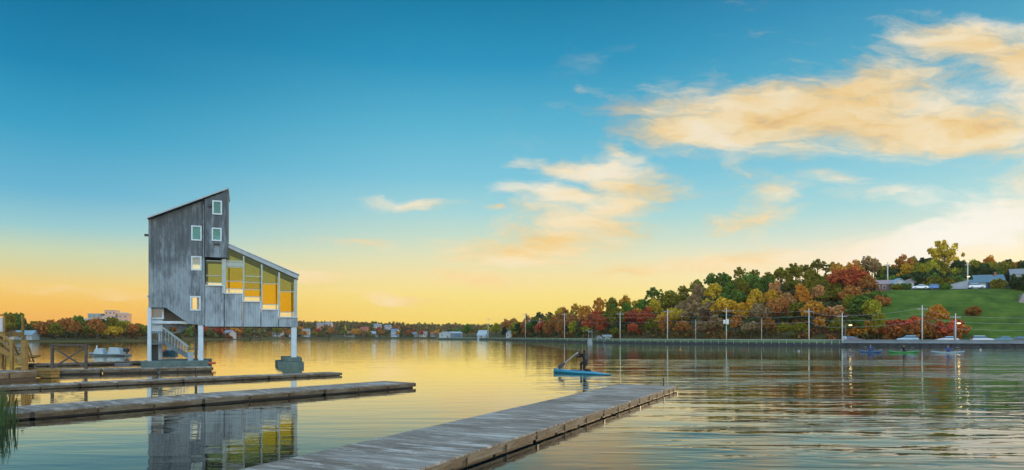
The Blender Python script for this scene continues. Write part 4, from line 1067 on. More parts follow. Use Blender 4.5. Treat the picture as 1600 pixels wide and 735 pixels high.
# glazing
def roofy(px): return 388.5 + (px-357)*(436-388.5)/(460-357)
FR = MB(); tw = .055
def hbar(x0,x1,py,th=.05,v0=-.03,v1=.05):
    u0,u1 = fp(x0,py)[0], fp(x1,py)[0]; z = fp((x0+x1)/2,py)[1]; FR.box(u0,u1,v0,v1,z-th/2,z+th/2)
def vbar(x0,x1,py0,py1,v0=-.06,v1=.08):
    u0,u1 = fp(x0,py0)[0], fp(x1,py0)[0]; FR.box(u0,u1,v0,v1,fp((x0+x1)/2,py1)[1],fp((x0+x1)/2,py0)[1])
bays = [ (322.5,346.5,[408,431,442,446.5]), (353.8,379.4,[None,408.7,417.8,439.7,451.6,458.8]), (382,407.5,[None,432,441.4,452.7,464,471.5]), (410.2,434.6,[None,443.6,476,484]), (437.6,459.2,[None,456,488,496]) ]
vbar(346.8,353.6,405,458.9,-.09,.1)
for x0,x1 in ((379.5,381.9),(407.6,410.1),(434.7,437.5)): vbar(x0,x1,roofy((x0+x1)/2)+1,{379.5:471,407.6:484,434.7:496}[x0])
vbar(459.3,464.3,437,496,-.05,.14)
for bi,(x0,x1,ys) in enumerate(bays):
    for k,y in enumerate(ys):
        if y is not None and k < len(ys)-1: hbar(x0,x1,y,.10 if (bi in (1,)and k in (1,)) else .055)
hbar(353.8,379.4,413.5,.26,-.02,.03)
fro = FR.build('window_frame', M['mull'], T)
for bi,(x0,x1,ys) in enumerate(bays):
    for k in range(len(ys)-1):
        ya, yb = ys[k], ys[k+1]; last = len(ys)-2
        u0,u1 = fp(x0-.5,420)[0], fp(x1+.5,420)[0]; zb_ = fp((x0+x1)/2,yb)[1]
        if ya is None: za, zb2 = fp(x0,roofy(x0))[1], fp(x1,roofy(x1))[1]
        else: za = zb2 = fp((x0+x1)/2,ya)[1]
        mt = M['g_clear'] if k == last else (M['g_olive'] if (k == 0 or (bi < 3 and k == 1)) else (M['g_gold'] if (bi > 2 or k == last-1) else M['g_mid']))
        pts = [(u0,zb_),(u1,zb_),(u1,zb2),(u0,za)]
        MB().loft([[(u,.0,z) for u,z in pts],[(u,.012,z) for u,z in pts]]).build('pane', mt, fro)
# back glazing, end glazing
BK = MB()
for x in (356,380.7,408.8,436,462): 
    u = fp(x,420)[0]; BK.box(u-.04,u+.04,D-.1,D-.04,zbot,fp(x,roofy(x))[1])
BK.build('window_frame', M['mull'], T)
u0 = fp(350,420)[0]
MB().face([(u0,D-.07,fp(350,447)[1]),(uE-.1,D-.07,zbot+.3),(uE-.1,D-.07,fp(460,436)[1]),(u0,D-.07,fp(352,386)[1])]).build('back_pane', M['g_clear'], T, fix=False)
b = MB(); b.box(uE-.1,uE-.04,.15,.2,zbot,fp(464,437)[1]); b.box(uE-.1,uE-.04,D-.14,D-.06,zbot,fp(464,437)[1]); 
b.build('corner_post', M['mull'], T)
MB().box(uE-.075,uE-.06,.21,D-.15,fp(465,496.7)[1],fp(464,438)[1]).build('end_pane', M['g_clear'], T)
# sloping wing roof
rA = fp(356.5,381); rB = fp(466,430.5); th = .30
b = MB(); b.loft([[(rA[0],-.14,rA[1]-th),(rA[0],D+.15,rA[1]-th),(rA[0],D+.15,rA[1]),(rA[0],-.14,rA[1])],[(rB[0],-.14,rB[1]-th),(rB[0],D+.15,rB[1]-th),(rB[0],D+.15,rB[1]),(rB[0],-.14,rB[1])]])
wr = b.build('wing_roof', M['metal'], T, bevel=.01)
b = MB(); b.loft([[(rA[0]-.05,-.2,rA[1]+.004),(rA[0]-.05,D+.2,rA[1]+.004),(rA[0]-.05,D+.2,rA[1]+.06),(rA[0]-.05,-.2,rA[1]+.06)],[(rB[0]+.08,-.2,rB[1]+.004),(rB[0]+.08,D+.2,rB[1]+.004),(rB[0]+.08,D+.2,rB[1]+.06),(rB[0]+.08,-.2,rB[1]+.06)]])
b.build('flashing', M['frame'], wr)
# columns
padz = .5
def column(px0, px1, topy, v0, v1, mt='white', zb_=padz):
    u0,u1,_,zt = rect(px0, topy, px1, 560, v0)
    return MB().box(u0,u1,v0,v1,zb_,zt).build('column', M[mt], T, bevel=.02)
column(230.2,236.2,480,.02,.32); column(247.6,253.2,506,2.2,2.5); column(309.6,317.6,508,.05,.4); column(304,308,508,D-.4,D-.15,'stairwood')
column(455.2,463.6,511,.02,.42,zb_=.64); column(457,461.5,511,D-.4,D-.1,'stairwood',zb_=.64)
# recess at the foot: dark opening, frames, beam, landing wall
u0,u1,z0,z1 = rect(237.5,483.5,253,496.5,.5)
fo = MB().box(u0-.05,u1+.12,.48,.6,z0-.1,z0).box(u0-.05,u1+.12,.48,.6,z1,z1+.1).box(u1,u1+.12,.48,.6,z0+.001,z1-.001).build('window', M['frame'], T)
MB().box(u0,u1,.55,.57,z0,z1).build('pane', M['glasswin'], fo)
u0,u1,z0,z1 = rect(236,502,297,506,.3); MB().box(u0,u1,.3,.48,z0,z1).build('beam', M['white'], T)
u0,u1,z0,z1 = rect(237,496.6,254,521,.62); MB().box(u0,u1,.64,.72,z0,z1).build('landing_wall', M['white'], T)
w0 = [fp(254,482,1.9),fp(262,482,1.9),fp(301,506.5,1.9),fp(254,506.5,1.9)]
MB().wall(w0, [], 1.9, 2.0).build('recess_wall', M['interior'], T)
w1 = [fp(254,507,2.3),fp(301,507,2.3),fp(283,520,2.3),fp(254,521,2.3)]
MB().wall(w1, [hole(rect(263.5,511.5,276,519,2.3))], 2.3,2.4).build('recess_wall', M['board_light'], T)
# landing with railing
u0,u1,z0,z1 = rect(229,518,254,536,.1); zdk = fp(240,536,.1)[1]
lan = MB().box(u0,u1,.35,2.1,zdk-.12,zdk).build('landing', M['stairwood'], T)
rl = MB(); rl.box(u0,u1,.36,.42,z1-.06,z1).box(u0,u1,.37,.41,zdk+.06,zdk+.11)
for k in range(8): uu = u0+.04+k*(u1-u0-.08)/7; rl.box(uu-.02,uu+.02,.37,.41,zdk,z1-.06)
rl.build('railing', M['stairwood'], lan)
u0,u1,z0,z1 = rect(236.4,537,247.4,563,.9); MB().box(u0,u1,.9,1.0,padz,zdk-.13).build('door', M['dark'], T)
# staircase going down to the right
A = fp(254,534,.5); B = fp(299,563,.5)
st = MB(); st.bar((A[0],.5,A[1]),(B[0],.5,padz+.12),.06,.26).bar((A[0],1.4,A[1]),(B[0],1.4,padz+.12),.06,.26)
for k in range(8):
    t = (k+.5)/8; uu = A[0]+(B[0]-A[0])*t; zz = A[1]+(padz+.1-A[1])*t; st.box(uu-.13,uu+.13,.54,1.36,zz,zz+.04)
stair = st.build('staircase', M['stairwood'], T)
rl = MB(); hr_ = .95
for vv in (.5,1.4):
    rl.bar((A[0],vv,A[1]+hr_),(B[0]-.2,vv,padz+.25+hr_*.7),.06,.08)
    for k in range(9):
        t = k/8.5; uu = A[0]+(B[0]-.2-A[0])*t; zz = A[1]+(padz+.2-A[1])*t; rl.box(uu-.02,uu+.02,vv-.02,vv+.02,zz,zz+hr_*(1-.25*t))
rl.box(B[0]-.22,B[0]+.12,.4,.62,padz,padz+.55)
rl.build('stair_rail', M['metal'], stair)
u0 = fp(293,546,1.2)[0]; u1 = fp(311,546,1.2)[0]
b = MB(); 
for py in (546,552.5): z = fp(300,py,1.2)[1]; b.box(u0,u1,1.2,1.26,z-.04,z+.04)
b.build('railing', M['stairwood'], T)
# footings
def footing(x0,x1,v0,v1,z0,z1,mt='concrete'):
    u0 = fp(x0,570,v0)[0]; u1 = fp(x1,570,v0)[0]; MB().box(u0,u1,v0,v1,z0,z1).build('footing', M[mt], T, bevel=.03)
footing(220,326,-.5,D+.3,-1,padz)
footing(443.5,472,-.15,D-.3,.343,.64); footing(434.5,475,-.45,D,-1,.34)
u,z = fp(329,566); MB().tube([(u-.1,-.5,.33),(u+.35,-.5,.33)], [.09,.07], 8).build('fender', hm('orange_fender',(.5,.10,.03)), T)

# ------------------------------------------------------------------ docks
def dock(label, P, ang, width, segs, ztop=.30, name='floating_dock', plank=.14, fas=.16, side=1, group='floating docks in a row'):
    """runs from P along ang, deck extends to the left of the direction"""
    e = empty(name, (P[0],P[1],0), ang, label, 'dock', group)
    x = 0; rr = random.Random(int(P[0]*10))
    for i, L in enumerate(segs):
        g = .03; x0, x1 = x+g, x+L-g
        zj = rr.uniform(-.012,.012)
        m1 = MB(); n = max(1, int((x1-x0)/plank)); pw = (x1-x0)/n
        for k in range(n):
            dz_ = rr.uniform(-.003,.003); y0 = rr.uniform(0,.012)
            m1.box(x0+k*pw+.004, x0+(k+1)*pw-.004, y0, width-rr.uniform(0,.012), ztop-.035+zj+dz_, ztop+zj+dz_)
        sec = m1.build('deck_section', M['plank'], e)
        zt = ztop-.037+zj
        f = MB()
        f.box(x0,x1,.0,.05,zt-fas,zt).box(x0,x1,width-.05,width,zt-fas,zt).box(x0,x0+.05,.051,width-.051,zt-fas,zt).box(x1-.05,x1,.051,width-.051,zt-fas,zt)
        f.box(x0,x1,-.012,.0,zt-fas*.45,zt-.01)
        f.build('fascia', M['fascia'], sec)
        MB().box(x0+.04,x1-.04,.07,width-.07,-.25,zt-fas+.02).build('float', M['float'], sec)
        for k in range(1,3):
            a = x0+k*(x1-x0)/3; MB().box(a-.022,a+.022,-.03,-.013,zt-fas-.03,zt-.02).build('bracket', M['rustybracket'], sec)
        MB().box(x1-.04,x1+g+.01,-.02,.03,zt-fas+.0,zt+.015).build('hinge', M['black'], sec)
        x += L
    return e
# near dock; P is its far right corner, direction back towards the camera: deck lies to the right of travel
d1 = Vector((.42,.9075)); E1 = Vector((6.07,25.1)); 
E1 = E1*1.05
near = E1 - d1*25.6
segs1 = [2.75,4.4,4.5,4.5,3.7,3.45,2.3]
dk = dock('wide foreground floating dock running from bottom centre out to the right', (near.x,near.y), math.atan2(d1.y,d1.x), 2.31, segs1[:], .21, fas=.125)
# mooring post at its far end
q = E1 - d1*.35 + Vector((-.4,.2)); e = empty('mooring_post', (q.x,q.y,.21), 0, 'thin iron post standing at the far end of the foreground dock', 'post')
MB().tube([(0,0,0),(0,0,.28)], .022, 8).build('shaft', M['rustybracket'], e); MB().tube([(0,0,.28),(0,0,.31)], .035, 8).build('cap', M['black'], e)
# second dock (left middle)
def dock_line(a, b, width, ztop, nseg, label, **k):
    a = Vector(a); b = Vector(b); L = (b-a).length; dock(label, a, math.atan2((b-a).y,(b-a).x), width, [L/nseg]*nseg, ztop, **k)
dock_line((-14.2*1.05,13.1*1.05),(-3.80*1.05,26.85*1.05), 1.85, .21, 4, 'middle floating dock with pale frosted top and dark side, left of centre', fas=.12)
dock_line((-22.6*1.043,21.4*1.043),(-8.85*1.043,35.5*1.043), 1.2, .17, 5, 'narrow floating dock, third from the front, ending below the wing', fas=.10)
# dock at the tower
pA = gp(62,586.8); pB = gp(333,581); dAB = (pB-pA).normalized()
dock_line((pA.x,pA.y),(pB.x,pB.y), 1.5, .28, 3, 'floating dock lying directly in front of the tower footing', fas=.15)
pA = gp(40,573.5); pB = gp(226,569); dock_line((pA.x,pA.y),(pB.x,pB.y), 1.2, .22, 2, 'thin low dock behind the braced gate, reaching the tower footing', fas=.13)
# landing float with timber end
pA = gp(-90,603); pB = gp(60,592.5); dock_line((pA.x,pA.y),(pB.x,pB.y), 2.6, .42, 1, 'landing float under the yellow timber stairs at the left edge', fas=.26)
q = gp(57,592.2); e = empty('timber_stack', (q.x+.3,q.y+.4,0), math.atan2((pB-pA).y,(pB-pA).x), 'stacked yellow timber baulks at the end of the landing float', 'timber')
b = MB()
for k in range(3): b.box(0,.5+.02*k,-.2,2.0,.03+k*.15,.165+k*.15)
b.build('baulk', M['yellowwood'], e, bevel=.01)
# box on the thin dock
q = gp(176,571.5,.3); q2 = gp(198,571.5,.3); e = empty('dock_box', (q.x,q.y+.2,.22), .2, 'low grey storage box on the thin dock near the tower', 'box')
MB().box(0,(q2-q).x,0,.5,0,.16).build('box_body', hm('box_grey',(.11,.12,.13)), e, bevel=.02); MB().box(-.02,(q2-q).x+.02,-.02,.52,.162,.20).build('lid', hm('box_lid',(.16,.17,.18)), e)

# braced gate frame on the dock
Yg = 38.6; e = empty('braced_gate', (ray(108,Yg),Yg,.28), math.radians(3), 'grey timber gate frame with an X brace standing on the dock', 'gate')
hw_ = (133.5-82.5)/F*Yg/2; zt = zat(539,Yg)-.28
for s in (-1,1):
    MB().box(s*hw_-.065,s*hw_+.065,-.065,.065,-.02,zt-.07).build('post', M['gatewood'], e, bevel=.01)
MB().box(-hw_-.1,hw_+.1,-.08,.08,zt-.068,zt+.02).build('top_rail', M['gatewood'], e, bevel=.01)
MB().bar((-hw_+.07,-.02,zt-.15),(hw_-.07,-.02,.1),.04,.09).build('brace', M['gatewood'], e); MB().bar((-hw_+.07,.04,.1),(hw_-.07,.04,zt-.15),.04,.09).build('brace', M['gatewood'], e)

# yellow timber stairs at the left edge
Ys = 34.3
def P3(px, py, dy_=0): return Vector((ray(px,Ys+dy_), Ys+dy_, zat(py,Ys+dy_)))
bs = P3(18,582); e = empty('timber_stairs', (bs.x,bs.y,.42), 0, 'yellow timber stairs and posts rising from the landing float at the left edge', 'stairs')
o0 = Vector((bs.x,bs.y,.42))
def pt(px, py, dy_=0): return P3(px,py,dy_)-o0
for px0,px1,ty,dy_ in ((16.5,20.8,533,0),(35,42,532,0),(-8,-4,520,.9),(1,5,540,.9)):
    a = pt((px0+px1)/2,ty,dy_); w2 = (px1-px0)/F*Ys; MB().box(a.x-w2/2,a.x+w2/2,a.y-w2/2,a.y+w2/2,0,a.z).build('post', M['yellowwood'], e, bevel=.01)
zpl = pt(20,556).z
a, c = pt(18,556), pt(40,556)
MB().box(a.x,c.x,.02,1.1,zpl-.1,zpl).build('landing', M['yellowwood'], e)
st = MB()
for k in range(4): st.box(a.x+.12,c.x-.1,.1-.0+k*.22,.36+k*.22,.08+k*zpl/4.4,.12+k*zpl/4.4)
st.build('steps', hm('dark_step',(.06,.045,.03)), e)
MB().bar(pt(-30,528,.1),pt(17,556,.1),.07,.26).bar(pt(-30,526,1.0),pt(17,554,1.0),.07,.26).build('stringer', M['yellowwood'], e)
MB().bar(pt(-30,498,.1),pt(18,535,.1),.07,.10).bar(pt(-30,510,.1),pt(18,545,.1),.05,.09).build('handrail', M['yellowwood'], e)
MB().bar(pt(20,533,.1),pt(29,556,.9),.05,.08).bar(pt(42,534,.1),pt(53,566,1.4),.05,.08).bar(pt(43,545,.1),pt(47,566,.3),.05,.07).build('side_brace', M['yellowwood'], e)
tr = MB()
for k in range(7):
    p_ = pt(-30,526,.1).lerp(pt(17,554,.1),k/6); tr.box(p_.x-.16,p_.x+.16,p_.y,p_.y+.95,p_.z,p_.z+.04)
tr.build('tread', M['yellowwood'], e)
# raised hut frame above the stairs
Yh = 37.5; e = empty('lifeguard_booth', (ray(-6,Yh),Yh,0), 0, 'timber framed booth with pale panel, cut by the left edge above the stairs', 'booth')
z0, z1 = zat(519,Yh), zat(494,Yh); x1_ = (7.5+6)/F*Yh
b = MB(); b.box(x1_-.1,x1_,0,.1,0,z1).box(-1.6,-1.5,0,.1,0,z1).box(-1.62,x1_+.02,-.02,.12,z1+.002,z1+.1).box(-1.498,x1_-.102,.015,.085,z0-.25,z0).box(-1.498,x1_-.102,1.415,1.485,z0-.25,z0).box(x1_-.1,x1_,1.4,1.5,0,z1)
b.build('frame', M['yellowwood'], e)
MB().box(-1.48,x1_-.14,.03,.07,z0+.02,z1-.1).build('panel', hm('pale_panel',(.45,.48,.5)), e)
# black winch and hose on the landing float
q = gp(50,570,.42); q = Vector((ray(50,34.9),34.9,.42)); e = empty('hand_winch', q, 0, 'small black winch with a coiled line beside the yellow posts', 'winch')
MB().tube([(-.12,0,.22),(.12,0,.22)], .11, 10).build('drum', M['black'], e); MB().box(-.2,.2,-.1,.1,0,.08).box(-.16,-.12,-.08,.08,.08,.3).box(.12,.16,-.08,.08,.08,.3).build('bracket', M['dark'], e)
MB().tube([(.16,0,.22),(.3,0,.34),(.42,0,.30)], .02, 6).build('crank_handle', M['dark'], e)

# reeds at the left edge
q = gp(5,664); e = empty('reed_clump', q, 0, 'clump of green reeds rising from the water at the left edge', 'reeds')
rr = random.Random(3); green_reed = mat('reed_green', (.035,.085,.015), .7, var=.3)
b = MB()
for k in range(70):
    x, y = rr.choice((rr.gauss(-.45,.12),rr.gauss(.10,.05),rr.gauss(-.02,.1))), rr.uniform(-.35,.35); hh = rr.uniform(.5,1.0); lx = rr.gauss(0,.045); ly = rr.uniform(-.06,.06); w_ = rr.uniform(.006,.013)
    ps_ = [Vector((x,y,-.1)), Vector((x+lx*.3,y+ly*.3,hh*.5)), Vector((x+lx*.7,y+ly*.7,hh*.85)), Vector((x+lx*1.3,y+ly,hh))]
    b.tube(ps_, [w_,w_,w_*.7,w_*.2], 4, cap=False)
b.build('blades', green_reed, e)

# ------------------------------------------------------------------ people and boats
import bmesh
def skin_body(name, verts, edges, parent, mats, matfn=None, sub=2, root=0):
    me = bpy.data.meshes.new(name); me.from_pydata([v[:3] for v in verts], edges, [])
    o = bpy.data.objects.new(name, me); col.objects.link(o)
    o.modifiers.new('skin','SKIN'); s = o.modifiers.new('sub','SUBSURF'); s.levels = sub; s.render_levels = sub
    sl = me.skin_vertices[0].data if me.skin_vertices else None
    if sl is None:
        bm = bmesh.new(); bm.from_mesh(me); bm.verts.layers.skin.verify(); bm.to_mesh(me); bm.free(); sl = me.skin_vertices[0].data
    for i, v in enumerate(verts):
        r = v[3]; sl[i].radius = (r, r) if not isinstance(r, tuple) else r
        sl[i].use_root = (i == root)
    dg = bpy.context.evaluated_depsgraph_get(); nm = bpy.data.meshes.new_from_object(o.evaluated_get(dg))
    o.modifiers.clear(); o.data = nm; bpy.data.meshes.remove(me)
    nm.materials.clear()
    for m_ in mats: nm.materials.append(m_)
    for p_ in nm.polygons:
        p_.use_smooth = True
        if matfn: p_.material_index = matfn(p_.center)
    o.parent = parent; nm.name = name
    return o
def hand(verts, edges, wi, wrist, direc, side, curl):
    """palm + five fingers from wrist vertex index"""
    d = Vector(direc).normalized(); s = Vector(side).normalized(); c = Vector(curl).normalized()
    pal = Vector(wrist)+d*.05; verts.append((*pal,.027)); pi = len(verts)-1; edges.append((wi,pi))
    kn = Vector(wrist)+d*.09; verts.append((*kn,.024)); ki = len(verts)-1; edges.append((pi,ki))
    for j,(off,L) in enumerate(((-.03,.035),(-.01,.042),(.01,.040),(.03,.03))):
        a = kn+s*off+d*.018; verts.append((*a,.009)); ai = len(verts)-1; edges.append((ki,ai))
        b = a+d*L*.5+c*L*.7; verts.append((*b,.0085)); bi = len(verts)-1; edges.append((ai,bi))
        g = b+c*L*.5-d*L*.6; verts.append((*g,.0075)); edges.append((bi,len(verts)-1))
    a = pal-s*.035+c*.02; verts.append((*a,.011)); ai = len(verts)-1; edges.append((pi,ai))
    b = a+c*.035+d*.02; verts.append((*b,.009)); edges.append((ai,len(verts)-1))
# canoe: x local = forward (bow)
bow = gp(865.5,582.6); stern = gp(954.5,586.6)
fwd = bow-stern; Lc = fwd.length; cen = (bow+stern)/2
ce = empty('racing_canoe', (cen.x,cen.y,0), math.atan2(fwd.y,fwd.x), 'slim blue racing canoe carrying the kneeling paddler', 'canoe')
bl = mat('canoe_blue', (.03,.24,.38), .22, var=.06); bld = mat('canoe_dark_blue', (.015,.12,.30), .3, var=.1)
rings = []
for k in range(17):
    t = k/16; x = -Lc/2+Lc*t; s = math.sin(math.pi*min(1,max(0,t)))**.55
    hw2 = .02+.31*s; zk = -.06*s; top = .05+.12*sstep(t,0,.4)+.06*sstep(t,.5,1.0)
    if t > .97: hw2 = .05
    rings.append([(x,-hw2*.15,zk),(x,-hw2*.75,zk+.04),(x,-hw2,top*.6),(x,-hw2*.85,top),(x,0,top+.015),(x,hw2*.85,top),(x,hw2,top*.6),(x,hw2*.75,zk+.04),(x,hw2*.15,zk)])
MB().loft(rings).build('hull', bl, ce, smooth=True)
b = MB(); cz = .155
b.loft([[(-.75,-.10,cz-.04),(-.75,.10,cz-.04),(-.75,.08,cz+.03),(-.75,-.08,cz+.03)],[(0,-.24,cz-.03),(0,.24,cz-.03),(0,.22,cz+.05),(0,-.22,cz+.05)],[(.75,-.16,cz+.0),(.75,.16,cz+.0),(.75,.13,cz+.08),(.75,-.13,cz+.08)]])
b.build('cockpit', M['canvas'], ce, bevel=.01)
MB().box(Lc/2-.3,Lc/2-.02,-.05,.05,.14,.25).build('bow_cap', M['stairwood'], ce, bevel=.01)
# paddler kneeling, facing +x (bow), body positions in canoe frame
kz = .21
V_ = [(-.05,0,kz+.48,(.14,.12)),      #0 pelvis
 (-.01,0,kz+.64,(.12,.10)),(.05,0,kz+.83,(.16,.11)),(.08,0,kz+.93,(.10,.07)),(.11,0,kz+.985,.05),(.135,0,kz+1.05,.075),(.14,0,kz+1.13,.085),(.135,0,kz+1.19,.055), #1-7 spine, neck, head
 (-.04,.10,kz+.42,.10),(.02,.12,kz+.22,.085),(.06,.12,kz+.07,.06),(-.18,.12,kz+.05,.05),(-.38,.12,kz+.05,.035),(-.43,.12,kz+.01,.03), # 8-13 kneeling leg (left side, y+)
 (.00,-.10,kz+.42,.10),(.22,-.13,kz+.44,.085),(.42,-.13,kz+.42,.065),(.42,-.13,kz+.22,.055),(.40,-.13,kz+.07,.038),(.50,-.13,kz+.03,.035),(.58,-.13,kz+.02,.025), #14-20 front leg
 (.06,.20,kz+.88,.065),(.28,.26,kz+.80,.05),(.50,.18,kz+.78,.038),   #21-23 left arm (shoulder elbow wrist)
 (.08,-.20,kz+.88,.065),(.33,-.22,kz+.85,.05),(.55,-.05,kz+.93,.036)]  #24-26 right arm
Ed = [(0,1),(1,2),(2,3),(3,4),(4,5),(5,6),(6,7),(0,8),(8,9),(9,10),(10,11),(11,12),(12,13),(0,14),(14,15),(15,16),(16,17),(17,18),(18,19),(19,20),(2,21),(21,22),(22,23),(2,24),(24,25),(25,26)]
hand(V_, Ed, 23, V_[23][:3], (.9,-.1,-.3), (.3,0,.9), (0,-1,0)); hand(V_, Ed, 26, V_[26][:3], (.9,.2,.2), (.2,0,1), (0,1,0))
shf = fwd.normalized()*-.30
pz = empty('person', (ce.location.x+shf.x,ce.location.y+shf.y,-.02), ce.rotation_euler.z, 'person in dark clothing kneeling on one knee and paddling the blue canoe', 'person')
def mf(c):
    if c.z > kz+1.0 and c.x > .135: return 1
    if c.x > .54 and c.z > kz+.6: return 1
    return 0
V_ = [(v[0],v[1],v[2],(tuple(q*1.18 for q in v[3]) if isinstance(v[3],tuple) else (v[3]*1.18 if v[3] > .03 else v[3]))) for v in V_]
skin_body('body', V_, Ed, pz, [M['wetsuit'], M['skin']], mf)
hv = [(.10,0,kz+1.03,.06),(.10,0,kz+1.12,.095),(.115,0,kz+1.19,.075)]; skin_body('hair', hv, [(0,1),(1,2)], pz, [M['hair']])
b = MB(); b.tube([(.20,0,kz+1.13),(.245,0,kz+1.09),(.215,0,kz+1.07)], [.012,.016,.008], 6); b.build('nose', M['skin'], pz, smooth=True)
b = MB(); b.loft([[(.075,-.17,kz+.62),(.075,.17,kz+.62),(-.13,.15,kz+.62),(-.13,-.15,kz+.62)],[(.16,-.19,kz+.84),(.16,.19,kz+.84),(-.06,.18,kz+.84),(-.06,-.18,kz+.84)],[(.13,-.10,kz+.93),(.13,.10,kz+.93),(-.0,.10,kz+.93),(-.0,-.10,kz+.93)]]); b.build('vest', M['black'], pz, bevel=.03)
# paddle: grip near the hands, blade out ahead and low
pd = empty('canoe_paddle', (ce.location.x+shf.x,ce.location.y+shf.y,-.02), ce.rotation_euler.z, 'single-bladed paddle with dark broad blade held out ahead of the canoe paddler', 'paddle')
g1 = Vector((.50,.10,kz+1.02)); g2 = Vector((1.22,.34,kz+.42))
MB().tube([g1,g2], .016, 8).tube([g1+Vector((0,-.05,0)),g1+Vector((0,.05,0))], .018, 8).build('shaft', M['white'], pd)
dd = (g2-g1).normalized(); sd_ = dd.cross(Vector((0,1,0))).normalized(); nn = dd.cross(sd_)
rg = []
for t, wv_ in ((0,.02),(.08,.09),(.25,.125),(.42,.125),(.5,.09)):
    c = g2+dd*t; rg.append([c-sd_*wv_-nn*.006, c+sd_*wv_-nn*.006, c+sd_*wv_+nn*.006, c-sd_*wv_+nn*.006])
MB().loft(rg).build('blade', M['dark'], pd)

# seated kayakers far off
def kayak(px, py, ang, hullm, shirt, label, plabel, padlabel, L=4.2):
    q = gp(px, py); k_ = empty('kayak', q, ang, label, 'kayak', 'kayaks out by the guard rail')
    rg = []
    for i in range(13):
        t = i/12; x = -L/2+L*t; s = math.sin(math.pi*min(.985,max(.015,t)))**.6; hw2 = .30*s
        z0_ = -.08*s+ .12*(abs(2*t-1)**4); top = .16+.14*abs(2*t-1)**3
        rg.append([(x,-hw2*.5,z0_),(x,-hw2,top*.5+.02),(x,-hw2*.6,top),(x,0,top+.03),(x,hw2*.6,top),(x,hw2,top*.5+.02),(x,hw2*.5,z0_)])
    MB().loft(rg).build('hull', hullm, k_, smooth=True)
    MB().tube([(.0,0,.16),(.0,0,.23)], [.28,.24], 12).build('cockpit', M['black'], k_)
    pe = empty('person', q, ang, plabel, 'person', 'kayakers out by the guard rail')
    V2 = [(-.05,0,.24,(.15,.12)),(-.03,0,.42,(.13,.1)),(0,0,.62,(.17,.12)),(0,0,.74,.08),(.01,0,.80,.05),(.02,0,.87,.08),(.03,0,.96,.085),(.02,0,1.02,.05),
          (.18,.10,.26,.09),(.45,.10,.27,.06),(.18,-.10,.26,.09),(.45,-.10,.27,.06),
          (.03,.21,.68,.06),(.16,.36,.5,.045),(.36,.32,.5,.035),(.03,-.21,.68,.06),(.16,-.36,.56,.045),(.36,-.32,.62,.035)]
    E2 = [(0,1),(1,2),(2,3),(3,4),(4,5),(5,6),(6,7),(0,8),(8,9),(0,10),(10,11),(2,12),(12,13),(13,14),(2,15),(15,16),(16,17)]
    hand(V2, E2, 14, V2[14][:3], (1,0,0), (0,1,0), (0,0,-1)); hand(V2, E2, 17, V2[17][:3], (1,0,0), (0,-1,0), (0,0,-1))
    skin_body('body', V2, E2, pe, [shirt, M['skin']], lambda c: 1 if (c.z > .82 or c.x > .37 and c.z > .4) else 0, sub=1)
    skin_body('hair', [(-.0,0,.90,.07),(.0,0,.98,.09),(.01,0,1.03,.06)], [(0,1),(1,2)], pe, [M['hair']], sub=1)
    pa = empty('kayak_paddle', q, ang, padlabel, 'paddle', 'paddles held by the kayakers')
    MB().tube([(.46,1.0,.38),(.46,-1.0,.72)], .016, 6).build('shaft', M['dark'], pa)
    for s in (-1,1):
        c = Vector((.46,s*1.1,.55-s*.19)); MB().box(c.x-.09,c.x+.09,c.y-.2,c.y+.2,c.z-.01,c.z+.01).build('blade', M['frame'], pa, bevel=.005)
kayak(1360, 551, math.radians(-80), mat('kayak_blue',(.05,.13,.28),.3), mat('shirt_blue',(.02,.08,.26),.7), 'blue kayak pointing at the camera, leftmost of the three kayaks','kayaker in a blue top, leftmost of the three','paddle of the leftmost kayaker in the blue top')
kayak(1412, 551.5, math.radians(2), mat('kayak_green',(.015,.20,.045),.3), M['wetsuit'], 'bright green kayak seen side on below the guard rail','dark dressed kayaker sitting in the bright green kayak','paddle across the bright green kayak')
kayak(1481, 552, math.radians(6), mat('kayak_white',(.20,.29,.34),.3), mat('shirt_dark_blue',(.02,.08,.3),.7), 'pale blue-white kayak, rightmost of the three','kayaker in dark blue sitting in the pale kayak','paddle across the pale rightmost kayak', 4.6)

# motorboat at anchor on the left
q = gp(170,556.5); mbt = empty('motorboat', (q.x,q.y,0), math.radians(3), 'low white work boat with two covered consoles anchored on the left', 'boat')
Lb = 59/F*q.y
rg = []
for i in range(11):
    t = i/10; x = -Lb/2+Lb*t; hw2 = .75*min(1,(t/.25)**.6 if t>0 else .05) if t < .25 else .75; top = .20+.16*(1-min(1,t/.35)); bt = -.12+.25*(1-min(1,t/.2))
    rg.append([(x,-hw2*.6,bt),(x,-hw2,top),(x,-hw2*.9,top+.03),(x,hw2*.9,top+.03),(x,hw2,top),(x,hw2*.6,bt)])
MB().loft(rg).build('hull', mat('boat_hull',(.22,.30,.33),.35,var=.15), mbt, smooth=False)
MB().loft([[(-Lb/2+.05,-.4,.16),(Lb/2,-.77,.02),(Lb/2,-.76,.10),(-Lb/2+.05,-.39,.24)],[(-Lb/2+.05,.4,.16),(Lb/2,.77,.02),(Lb/2,.76,.10),(-Lb/2+.05,.39,.24)]]).build('rub_strip', M['dark'], mbt)
s1 = Lb/59
def bx2(px): return (px-169.5)*s1
wm_ = mat('boat_canvas',(.28,.36,.40),.6,var=.15)
MB().loft([[(bx2(149),-.5,.22),(bx2(165),-.5,.22),(bx2(165),.5,.22),(bx2(149),.5,.22)],[(bx2(151),-.35,.80),(bx2(162),-.35,.86),(bx2(162),.35,.86),(bx2(151),.35,.80)]]).build('console', wm_, mbt, bevel=.03)
